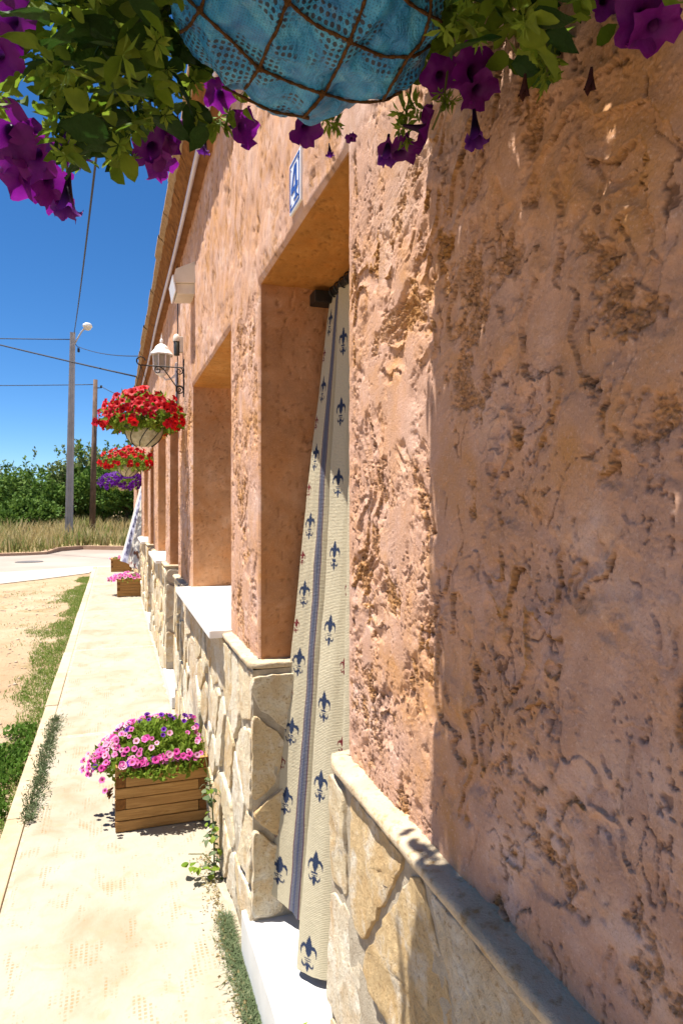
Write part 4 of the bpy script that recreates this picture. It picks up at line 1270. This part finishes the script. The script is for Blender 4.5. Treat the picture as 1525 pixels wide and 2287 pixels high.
p1 = planter((.004, 3.225, .002), 'nearest wooden plank planter with pink petunias against the stone plinth', .425, .304, .43, 6, 51, [M['pink'], M['palepink'], M['magenta'], M['deepviolet'], M['violet']], 380, .10, 4200, .64, .15)
p2 = planter((.045, 11.6, .002), 'middle wooden planter with a flat row of pink petunias', .425, .29, .43, 6, 53, [M['pink'], M['palepink'], M['pink']], 95, .10, 500, 1.3, .07)
p3 = planter((-.07, 16.0, .002), 'farthest wooden planter, almost without blooms, below the hanging rug', .46, .30, .45, 6, 55, [M['palepink'], M['pink']], 9, .02, 260, 1.2, .05)
# dark dry blooms drooping on the near planter's side
for k in range(7):
    place(WB, 'withered_bloom', p1, Vector((.0-.012*rg.random(), 3.27+.06*rg.random(), .20-.05*rg.random())), (-1, rg.uniform(-.5,.5), -.7), rg, .8)

# ------------------------------------------------------------------ door curtain
def fleur(u, v):
    """1 inside a fleur-de-lis drawn in a unit box (height about 1, centred)"""
    m = np.zeros(u.shape, bool)
    au = np.abs(u)
    t_ = np.clip((v+.10)/.60, 0, 1)
    m |= (v > -.10) & (v < .50) & (au < .17*np.sin(math.pi*t_**.8)**.9 + .012*(t_ < .9))
    # side petals: crescents curling outward
    cx, cy, R = .25, .02, .175
    rr = np.hypot(au-cx, v-cy); ang = np.arctan2(v-cy, au-cx)
    th = .046*np.clip(np.sin((ang+.55)/(math.pi+.55)*math.pi), 0, 1)+.012
    m |= (np.abs(rr-R) < th) & (ang > -.55) & (v > -.10)
    m |= (np.abs(v+.135) < .022) & (au < .19)
    m |= (np.abs(v+.195) < .014) & (au < .15)
    t2 = np.clip((v+.50)/.30, 0, 1)
    m |= (v > -.50) & (v < -.20) & (au < .085*np.sin(math.pi*t2)**.8)
    r2 = np.hypot(au-.20, v+.22); a2 = np.arctan2(v+.22, au-.20)
    m |= (np.abs(r2-.12) < .030) & (a2 < .2) & (a2 > -2.9) & (v < -.21)
    return m

A_t = [(.690,2.128),(.702,2.085),(.735,2.065),(.682,2.035),(.704,1.985),(.722,1.965),(.684,1.92),(.712,1.86),(.684,1.80),(.71,1.73),(.684,1.66),(.708,1.59),(.686,1.52),(.706,1.45),(.688,1.39),(.70,1.33)]
A_b = [(.480,2.165),(.552,2.050),(.690,2.030),(.488,1.868),(.540,1.792),(.592,1.765),(.567,1.705),(.640,1.66),(.585,1.60),(.66,1.555),(.61,1.51),(.68,1.47),(.64,1.43),(.69,1.40),(.66,1.37),(.70,1.335)]
def smooth_line(pts, n=420, rnd=8):
    P = np.array(pts); l = np.concatenate([[0], np.cumsum(np.linalg.norm(np.diff(P,axis=0),axis=1))])
    # rounded folds: sample on the polyline by index, then smooth
    return P, l
nU = 480; nV = 800
idx = np.linspace(0, len(A_t)-1, nU)
k_ = np.minimum(idx.astype(int), len(A_t)-2); fr = (idx-k_)[:,None]
At = np.array(A_t); Ab = np.array(A_b)
top = At[k_]*(1-fr)+At[k_+1]*fr; bot = Ab[k_]*(1-fr)+Ab[k_+1]*fr
def smo(P, it):
    for _ in range(it):
        Q = P.copy(); Q[1:-1] = (P[:-2]+2*P[1:-1]+P[2:])/4; P = Q
    return P
top = smo(top, 40); bot = smo(bot, 40)
du = np.concatenate([[0], np.cumsum(np.linalg.norm(np.diff(bot,axis=0),axis=1))])
zt, zb = 2.215, .205
tv = np.linspace(0, 1, nV)
hem = np.interp(idx, [0,.9,1.0,2.6,4,6,8,15], [.03,.0,-.02,-.035,-.030,-.035,-.02,0])  # hem height differs fold to fold
P = np.zeros((nU, nV, 3))
bl = np.clip(tv, 0, 1)[None,:]**(.92 + .55*sstep(1.2, 2.6, idx)*sstep(10, 6, idx))[:,None]
P[...,0] = top[:,0][:,None]*(1-bl) + bot[:,0][:,None]*bl
P[...,1] = top[:,1][:,None]*(1-bl) + bot[:,1][:,None]*bl
Zc = zt + (zb - zt)*tv[None,:] + hem[:,None]*tv[None,:]**3
P[...,2] = Zc
uu = np.repeat(du[:,None], nV, 1)
P[...,0] += .010*fbm(uu*7, Zc*1.6, 3, 400)*sstep(0,.2,tv)[None,:] + .004*fbm(uu*16, Zc*5, 3, 405)*sstep(.1,.5,tv)[None,:] + .0006*perlin(uu*60, Zc*150, 410)
# colours of the print
base = np.tile(np.array([.485,.425,.295]), (nU, nV, 1))
weave = (perlin(uu*120, Zc*340, 420)*.5+.5)[...,None]
base = base*(.90+.16*weave)
navy = np.array([.028,.04,.078]); red_ = np.array([.15,.028,.03]); lil = np.array([.13,.13,.155]); stripe = np.array([.055,.07,.14])
lenA = du[np.argmin(np.abs(idx-1))]; lenC = du[np.argmin(np.abs(idx-3))]; lenD = du[np.argmin(np.abs(idx-4.25))]; lenV = du[np.argmin(np.abs(idx-5))]; lenE = du[np.argmin(np.abs(idx-6))]
def motif(uc, z0, hgt, wid, col):
    global base
    m = fleur((uu-uc)/wid, (Zc-z0)/hgt)
    base[m] = col
zs_b = [.226+.2262*k for k in range(-1, 10)]
for z in zs_b:
    motif((lenC+lenD)/2+.004, z, .096, .068, navy)
    motif(.048, z+.088, .096, .078, navy)
    motif(.012, z-.02, .050, .042, red_)
    motif((lenD+lenV)/2+.014, z+.125, .052, .044, red_)
for kk in range(4):
    for z in zs_b:
        motif(lenE+.10+kk*.20, z, .100, .082, navy); motif(lenE+.20+kk*.20, z+.113, .052, .044, red_)
ub = uu - (lenA - .012)
band = (np.abs(ub) < .017)
base[band] = lil*1.0
base[np.abs(ub) < .0035] = stripe; base[np.abs(np.abs(ub)-.012) < .002] = lil*1.25
base[np.abs(np.abs(ub)-.0165) < .0025] = np.array([.085,.03,.06])
t = NT('printed_curtain_cloth')
cc = t.attr('print').outputs['Color']
wv = t.new('ShaderNodeTexWave'); wv.bands_direction = 'Z'; wv.inputs['Scale'].default_value = 70; wv.inputs['Distortion'].default_value = 3; wv.inputs['Detail'].default_value = 2
wv.inputs['Detail Scale'].default_value = 3
t.L(t.coord(), wv.inputs['Vector'])
M['cloth'] = t.fin(cc, .9, t.bump(wv.outputs['Fac'], .0009, .6), .1, .12)
cur = link('door_curtain', np_mesh('door_curtain', P.reshape(-1,3), grid_faces(nU, nV), M['cloth'], True, {'print': base.reshape(-1,3)}))
tag(cur, 'long cream curtain with blue and red fleur-de-lis hanging out of the first doorway', 'curtain')
rod = empty('curtain_rod', (.694, 1.74, 2.225), 'black curtain rod with square end bracket at the top of the first doorway', 'curtain rod')
b = MB(); b.tube([(.694,1.285,2.225),(.694,2.19,2.225)], .012, 10); np_(b.build('rod', M['black'], smooth=True), rod)
b = MB(); b.bbox((.632,2.115,2.192),(.700,2.195,2.232),.003); np_(b.build('end_bracket', M['black']), rod)
b = MB(); b.bbox((.665,1.285,2.192),(.720,1.33,2.240),.003); np_(b.build('end_bracket', M['black']), rod)
b = MB()
for y in np.linspace(1.36, 2.10, 16):
    b.tube([(.694+.017*math.cos(a), y, 2.225+.017*math.sin(a)) for a in np.linspace(0,6.283,13)], .0025, 5)
np_(b.build('curtain_ring', M['black']), rod)

# far curtain blown out of the fourth doorway: white cloth with a blue figured stripe and brown leaves
nU2, nV2 = 120, 160
U, Vv = np.meshgrid(np.linspace(0,1,nU2), np.linspace(0,1,nV2), indexing='ij')
# u: from the free (street) edge to the edge held in the doorway; v: top to hem
edge_t = np.array([.47, 12.95]); edge_b = np.array([.085, 12.60]); in_t = np.array([.62, 12.5]); in_b = np.array([.40, 12.30])
s = np.clip(Vv, 0, 1)**1.1
ex = edge_t[0]*(1-s)+edge_b[0]*s; ey = edge_t[1]*(1-s)+edge_b[1]*s
ix = in_t[0]*(1-s)+in_b[0]*s; iy = in_t[1]*(1-s)+in_b[1]*s
X = ex*(1-U)+ix*U + .015*np.sin(U*14+Vv*2)*s; Y = ey*(1-U)+iy*U + .02*np.sin(U*11+1)
Zf = 1.95 + (.52-1.95)*Vv - .13*U*Vv + .02*np.sin(U*6)*Vv
colr = np.tile(np.array([.60,.56,.48]), (nU2, nV2, 1))
inb = (U > .16) & (U < .40)
colr[inb] = np.array([.38,.38,.45])
mot = inb & (np.abs(U-.28) < .07*(.4+.6*np.abs(np.sin(Vv*36)))) & (np.sin(Vv*72) > -.5)
colr[mot] = np.array([.20,.19,.27])
lf = (fbm(U*5, Vv*9, 3, 500) > .22) & (U > .48) & (Vv > .62)
colr[lf] = np.array([.17,.085,.05])
lf2 = (fbm(U*7+4, Vv*11, 3, 510) > .26) & (U > .46) & (Vv > .7)
colr[lf2] = np.array([.24,.07,.06])
o = link('door_curtain', np_mesh('door_curtain', np.stack([X,Y,Zf],-1).reshape(-1,3), grid_faces(nU2,nV2), M['cloth'], True, {'print': colr.reshape(-1,3)}))
tag(o, 'white curtain with a blue figured stripe and brown leaves blown out of the far doorway', 'curtain')
b = MB(); b.tube([(.62,12.19,2.0),(.62,13.11,2.0)], .012, 8)
tag(b.build('curtain_rod', M['black'], smooth=True), 'thin dark rod across the far doorway above the blown out curtain', 'curtain rod')

# ------------------------------------------------------------------ weeds and grass
def blades(P, H, W, seed, lean=.5):
    rg_ = np.random.default_rng(seed); n = len(P)
    a = rg_.uniform(0, 2*math.pi, n); l = rg_.uniform(.1, 1, n)*lean
    d = np.stack([np.cos(a)*l, np.sin(a)*l, np.ones(n)], 1); d /= np.linalg.norm(d,axis=1)[:,None]
    s = np.stack([-np.sin(a), np.cos(a), np.zeros(n)], 1)
    h = (H*rg_.uniform(.5,1.3,n))[:,None]; w = W*rg_.uniform(.6,1.3,(n,1))
    mid = P + d*h*.55; tip = P + d*h*.92 + np.stack([np.cos(a),np.sin(a),-.3*np.ones(n)],1)*h*.28*lean
    V = np.stack([P-s*w*.5, P+s*w*.5, mid+s*w*.4, tip, mid-s*w*.4], 1)
    i = np.arange(n)*5
    F = np.concatenate([np.stack([i,i+1,i+2],1), np.stack([i,i+2,i+4],1), np.stack([i+4,i+2,i+3],1)])
    return V.reshape(-1,3), F
# verge along the pavement
rgn = np.random.default_rng(77)
N = 60000
X = KX - .01 - np.abs(rgn.normal(0, .36, N)); Y = rgn.uniform(1.4, 15.5, N)
m = fbm(X*1.7+5, Y*.9, 4, 600)
near_edge = np.exp(-((X-KX)/.28)**2)
keep = rgn.random(N) < np.clip((m + near_edge*.60 - (Y > 9)*.05 - .12)*2.6, 0, .75)
X2 = rgn.uniform(-3.2, KX-.3, 26000); Y2 = rgn.uniform(2.5, 14, 26000)
k2 = rgn.random(26000) < np.clip((fbm(X2*1.1+5, Y2*1.6, 4, 620)-.10)*2.2, 0, .6)
PX_ = np.concatenate([X[keep], X2[k2]]); PY_ = np.concatenate([Y[keep], Y2[k2]])
V, F = blades(np.stack([PX_, PY_, np.full(len(PX_), -.047)], 1), .038, .006, 78, 1.2)
o = link('verge_grass', np_mesh('verge_grass', V, F, M['grass'], False)); tag(o, 'short patchy green grass along the pavement edge', 'grass', kind='stuff')
n = 2600
xx = rgn.uniform(-3.6, KX-.02, n); yy = rgn.uniform(1.8, 13.5, n); rr_ = rgn.uniform(.004, .013, n)*rgn.choice([1,1,1,2], n)
oct_ = np.array([(1,0,0),(0,1,0),(-1,0,0),(0,-1,0),(0,0,.7),(0,0,-.5)]); V = []; F = []
a_ = rgn.uniform(0, 6.28, n)
for k in range(n):
    c_, s_ = math.cos(a_[k]), math.sin(a_[k]); o_ = oct_*rgn.uniform(.6,1.25,(6,1))*rr_[k]
    V.append(np.stack([o_[:,0]*c_-o_[:,1]*s_+xx[k], o_[:,0]*s_+o_[:,1]*c_+yy[k], o_[:,2]-.042], 1))
    F += [[6*k+q for q in f] for f in ((0,1,4),(1,2,4),(2,3,4),(3,0,4),(1,0,5),(2,1,5),(3,2,5),(0,3,5))]
o = link('gravel', np_mesh('gravel', np.concatenate(V), np.array(F), simple('gravel_stone', (.30,.22,.15), (.50,.42,.33), 9, .95, .002, 80), False)); tag(o, 'loose small stones scattered over the bare dirt', 'gravel', kind='stuff')
# clover near the bottom left
n = 5000
Xc = KX - .015 - np.abs(rgn.normal(0, .16, n)); Yc = rgn.uniform(2.0, 5.0, n)
kc = fbm(Xc*4, Yc*2, 3, 640) > -.12
P_ = np.stack([Xc, Yc, rgn.uniform(-.035, .02, n)], 1)[kc]
V, F = leaf_cloud(P_, .026, 80, np.tile([0,0,.9],(len(P_),1)), .8)
o = link('clover', np_mesh('clover', V, F, M['clover'])); tag(o, 'broad leaved green clover at the kerb in the near verge', 'clover', kind='stuff')
# tuft of grey-green weed in the edging joint
n = 2600
tt = rgn.uniform(0,1,n); yy = 3.45 + tt*1.65
xx = JX + .012 + rgn.normal(0, .016 + .012*np.sin(tt*9)**2, n)
V, F = leaf_cloud(np.stack([xx, yy, rgn.uniform(.0,.03,n)],1), .022, 81, np.tile([0,0,.6],(n,1)), .25)
o = link('joint_weed', np_mesh('joint_weed', V, F, M['greyweed'])); tag(o, 'grey green weed growing in the joint of the pavement edging', 'weed', kind='stuff')
# dry grass at the foot of the wall and step
n = 5200
yy = rgn.uniform(1.15, 2.45, n); xx = .402 - np.abs(rgn.normal(0, .022, n)) - .006*np.sin(yy*9)
kk = fbm(xx*9, yy*6, 3, 650) > -.25
P_ = np.stack([xx, yy, np.full(n, -.004)], 1)[kk]
V, F = blades(P_, .032, .0028, 83, 1.8)
o = link('wall_foot_grass', np_mesh('wall_foot_grass', V, F, M['greyweed'], False)); tag(o, 'grey green grass growing along the foot of the white doorstep', 'grass', kind='stuff')
n = 900
yy = rgn.uniform(1.15, 2.9, n); xx = .385 - np.abs(rgn.normal(0, .03, n))
V, F = leaf_cloud(np.stack([xx, yy, rgn.uniform(.003,.008,n)],1), .012, 84, np.tile([0,0,.2],(n,1)), .6)
o = link('leaf_litter', np_mesh('leaf_litter', V, F, M['straw'])); tag(o, 'dry litter of straw coloured bits by the wall foot', 'litter', kind='stuff')
# tall weed between planter and plinth
wr_ = empty('tall_weed', (.385, 2.72, 0), 'tall thin leafy weed growing between the near planter and the plinth', 'weed')
b = MB(); stem_pts = [(.0,0,0),(.004,.03,.15),(-.002,.06,.30),(-.016,.10,.42),(-.03,.14,.50)]; b.tube(stem_pts, [.004,.0035,.003,.002,.0012], 6); b.build('stem', M['stem'], wr_)
b = MB(); b.tube([(0,0,.02),(-.03,-.02,.05),(-.08,-.03,.055)], .0022, 5); b.tube([(0,0,.05),(-.04,.02,.09),(-.10,.02,.10)], .0022, 5); b.build('side_stem', M['stem'], wr_)
WL = leaf_mesh('leaf', M['greyweed'], .032, .02, 5, 3, .3, .3, 6); WL2 = leaf_mesh('leaf', M['leafbright'], .034, .022, 5, 3, .3, .3, 7)
rg = random.Random(99)
for k in range(75):
    h = rg.choice([rg.uniform(.0,.23), rg.uniform(.02,.20), rg.uniform(.28,.36)]); i = np.interp(h, [q[2] for q in stem_pts], range(5))
    sp = np.array(stem_pts); base_p = [np.interp(h, sp[:,2], sp[:,k2_]) for k2_ in range(3)]
    a = rg.uniform(0, 6.28); r_ = rg.uniform(.004, .05)*(1.2-h)
    p = Vector((base_p[0]+r_*math.cos(a)*.8, base_p[1]+r_*math.sin(a), h+rg.uniform(-.01,.02)))
    if p.x > .02: p.x = .02
    place(rg.choice([WL, WL, WL2]), 'leaf', wr_, p + wr_.location, (math.cos(a)*.6, math.sin(a)*.6, .8), rg, rg.uniform(.6,1.2))
for k in range(7):
    place(WL2, 'leaf', wr_, Vector((-.05-.02*k*.6, -.025+.005*k, .055+.008*rg.random())) + wr_.location, (rg.gauss(0,.3), rg.gauss(0,.3), 1), rg, rg.uniform(1.0,1.4))
# sprout in front of the step
sp = empty('sprout', (.452, 1.62, STEP), 'single small green sprout at the lower edge on the white doorstep', 'sprout')
b = MB(); b.tube([(0,0,-.002),(.002,.0,.02),(.0,.004,.045)], .0016, 5); b.build('stem', M['stem'], sp)
for ax, s_ in (((.3,-.2,1),.5), ((-.5,.1,.9),.55), ((.1,.4,1),.4)):
    place(WL2, 'leaf', sp, sp.location + Vector((0,.003,.04)), ax, rg, s_)

# ---- field grass beyond the road
def kerb_y(x): return np.interp(x, [p[0] for p in kerb_pts], [p[1] for p in kerb_pts])
n = 30000
X = rgn.uniform(-26, 9, n); dpt = rgn.uniform(0, 1, n)**1.3*16
Y = kerb_y(X) + .3 + dpt
g = fbm(X*.5, Y*.5, 3, 700)
isgreen = (g + rgn.normal(0,.15,n) > .16) | ((dpt < 1.0) & (rgn.random(n) < .4))
z0 = .03 + (Y-22)*.0295 - .05
hgt = .55 + .35*fbm(X*.4+7, Y*.4, 2, 710) + .15*np.clip(dpt/4,0,1)
P_ = np.stack([X, Y, z0], 1)
for nm, sel, mat_, lab in (('straw_grass', ~isgreen, M['straw'], 'tall dry straw coloured grass in the field beyond the road'), ('field_grass', isgreen, M['drygreen'], 'greener tall grass mixed into the dry field')):
    V, F = blades(P_[sel], hgt[sel], .035, 90, .55)
    o = link(nm, np_mesh(nm, V, F, mat_, False)); tag(o, lab, 'grass', kind='stuff')

# ---- trees beyond the field
def tree(loc, w, h, mat, seed, label, dense=2600, low=.25):
    rg_ = np.random.default_rng(seed); r = empty('tree', loc, label, 'tree', 'bushy trees beyond the field')
    b = MB(); b.tube([(0,0,-.3),(.05,.02,h*.2),(.0,.05,h*.45),(.1,.0,h*.7)], [.16,.13,.09,.04], 8)
    for k in range(6):
        a = k*1.05+seed; z = h*(.18+.07*k)
        b.tube([(0,.02,z), (w*.22*math.cos(a), w*.22*math.sin(a), z+h*.15), (w*.36*math.cos(a), w*.36*math.sin(a), z+h*.27)], [.07,.045,.02], 6)
    b.build('trunk', M['bark'], r, smooth=True)
    cl = []
    while len(cl) < 26:
        q = rg_.uniform(-1,1,3)
        if (q**2).sum() < 1: cl.append((q[0]*w*.42, q[1]*w*.42, h*(.56+q[2]*(.5-low*.4)), rg_.uniform(.13,.26)*w*.75))
    P = []; Nm = []
    per = dense//26
    for (x, y, z, rr_) in cl:
        q = rg_.normal(size=(per,3)); q /= np.linalg.norm(q,axis=1)[:,None]
        rad = rr_*rg_.uniform(.55,1.1,(per,1))
        pp = q*rad*np.array([1,1,.75])+np.array([x,y,z]); ok = pp[:,2] > h*.06
        P.append(pp[ok]); Nm.append(q[ok])
    # thin shoots at the top
    for k in range(14):
        x, y = rg_.normal(0, w*.22, 2); z = h*rg_.uniform(.88,1.02); m_ = 16
        s_ = np.linspace(0,1,m_)
        P.append(np.stack([x+s_*rg_.normal(0,.1), y+s_*rg_.normal(0,.1), z+s_*h*.10],1)+rg_.normal(0,.05,(m_,3))); Nm.append(np.tile([0,0,1.],(m_,1)))
    P = np.concatenate(P); Nm = np.concatenate(Nm)
    V, F = leaf_cloud(P, .20, seed, Nm*.5, .55)
    link('crown', np_mesh('crown', V, F, mat), r)
    return r
TL = [(-60,1042,38,6.5,4.3,2,'pale olive tree at the far left edge behind the field'),
      (28,1045,37,4.6,3.9,1,'low fresh green tree left of the tall dark tree'),
      (88,1022,35,6.0,4.3,0,'tall deep green tree left of the concrete pole'),
      (142,1040,38,5.0,3.9,1,'green tree directly behind the concrete pole'),
      (190,1018,36,4.8,5.6,2,'olive green tree between the two poles'),
      (238,1012,37,5.2,5.7,1,'bushy green tree right of the wooden pole'),
      (285,1015,34,5.0,5.6,0,'dark tree half hidden behind the flower baskets'),
      (340,1020,40,6.0,4.7,1,'tree hidden behind the end of the house'),
      (55,1085,31,3.2,2.0,0,'low dark bush in front of the left trees'),
      (-150,1040,40,7.0,4.6,1,'green tree outside the left edge of the view')]
for i, (px, py, c, w, h_, mi, lab) in enumerate(TL):
    p = at(px, 1130, c)
    tree((p.x, p.y, .25), w, h_*.76-.1, TREES[mi], 800+i, lab, 8000)

# ---- poles and wires
pb = at(154, 1215, 26.3); pt = at(163, 742, 26.3)
pole = empty('street_lamp_pole', (pb.x, pb.y, 0), 'tall grey concrete pole carrying a street lamp at the far side of the road', 'utility pole')
b = MB()
R0, R1 = .19, .12
top_v = Vector((pt.x-pb.x, 0, pt.z))
vs = []
for s, hw in ((0, R0), (1, R1)):
    c0 = top_v*s + Vector((0,0,-.1 if s == 0 else 0))
    for (u, v) in ((-1,-.7),(-.45,-.7),(-.35,-.5),(.35,-.5),(.45,-.7),(1,-.7),(1,.7),(.45,.7),(.35,.5),(-.35,.5),(-.45,.7),(-1,.7)):
        vs.append(c0 + Vector((u*hw*.8, v*hw, 0)))
b.add(vs, [list(range(12))[::-1], list(range(12,24))] + [[k,(k+1)%12,12+(k+1)%12,12+k] for k in range(12)])
b.build('post', M['pole'], pole)
T = top_v
b = MB(); b.tube([T+Vector((.05,0,-.5)), T+Vector((.18,-.1,-.25)), T+Vector((.34,-.2,.02)), T+Vector((.46,-.3,.14))], .03, 8); b.build('lamp_arm', M['pole'], pole, smooth=True)
b = MB(); b.lathe([(0,.16),(.10,.15),(.17,.10),(.19,.02),(.15,-.01),(0,-.02)], 16, tuple(T+Vector((.56,-.34,.18)))); b.build('lamp_head', M['white'], pole, smooth=True)
b = MB(); b.lathe([(.15,-.01),(.14,-.06),(.08,-.12),(0,-.14)], 16, tuple(T+Vector((.56,-.34,.18)))); b.build('lamp_bowl', M['offwhite'], pole, smooth=True)
b = MB(); b.lathe([(0,.1),(.05,.08),(.05,-.06),(0,-.08)], 10, tuple(T+Vector((.22,-.1,-.72)))); b.tube([T+Vector((.1,0,-.45)), T+Vector((.22,-.1,-.62))], .012, 5); b.build('insulator', M['cable'], pole)
wpb = at(206, 1212, 27.5); wpt = at(214, 848, 27.5)
wp = empty('wooden_pole', (wpb.x, wpb.y, 0), 'thin dark wooden pole right of the concrete lamp pole', 'utility pole')
b = MB(); b.tube([(0,0,-.1), (wpt.x-wpb.x, wpt.y-wpb.y, wpt.z)], [.13,.085], 10); b.build('post', M['woodpole'], wp, smooth=True)
b = MB(); tv_ = Vector((wpt.x-wpb.x, wpt.y-wpb.y, wpt.z)); b.tube([tv_+Vector((0,0,-.35)), tv_+Vector((.22,0,-.32))], .02, 6); b.lathe([(0,.07),(.045,.05),(.045,-.05),(0,-.06)], 8, tuple(tv_+Vector((.22,0,-.28)))); b.build('insulator', M['cable'], wp)
def wire(a, c_, sag, r, label):
    a = Vector(a); c_ = Vector(c_); b = MB()
    b.tube([a.lerp(c_, s) - Vector((0,0,sag*4*s*(1-s))) for s in np.linspace(0,1,24)], r, 5)
    tag(b.build('overhead_wire', M['cable'], smooth=True), label, 'wire', 'overhead wires')
PT = Vector((pb.x, pb.y, 0)) + top_v
wire(PT + Vector((.05,0,-.02)), at(206, 380, 9.0) + (at(206,380,9.0)-(PT))*.35, .25, .016, 'wire rising steeply from the concrete pole towards the viewer')
wire(at(-900, 700, 34), PT + Vector((-.1,0,-.28)), .3, .020, 'upper wire from the left edge to the concrete pole top')
wire(PT + Vector((.15,-.1,-.55)), at(318, 795, 17.5), .12, .013, 'wire from the concrete pole lamp to the house eaves')
wire(at(-700, 560, 36), at(313, 843, 17.0), .35, .022, 'thick black cable crossing in front of the concrete pole to the house')
wire(at(-700, 838, 40), Vector((wpb.x,wpb.y,0)) + tv_ + Vector((0,0,-.2)), .25, .018, 'lower wire from the left edge to the wooden pole')
wire(Vector((wpb.x,wpb.y,0)) + tv_ + Vector((.2,0,-.25)), at(300, 888, 26), .1, .014, 'short wire from the wooden pole towards the red baskets')
print('objects', len(bpy.data.objects), 'tris', sum(len(m.loops)-2*len(m.polygons) for m in bpy.data.meshes))
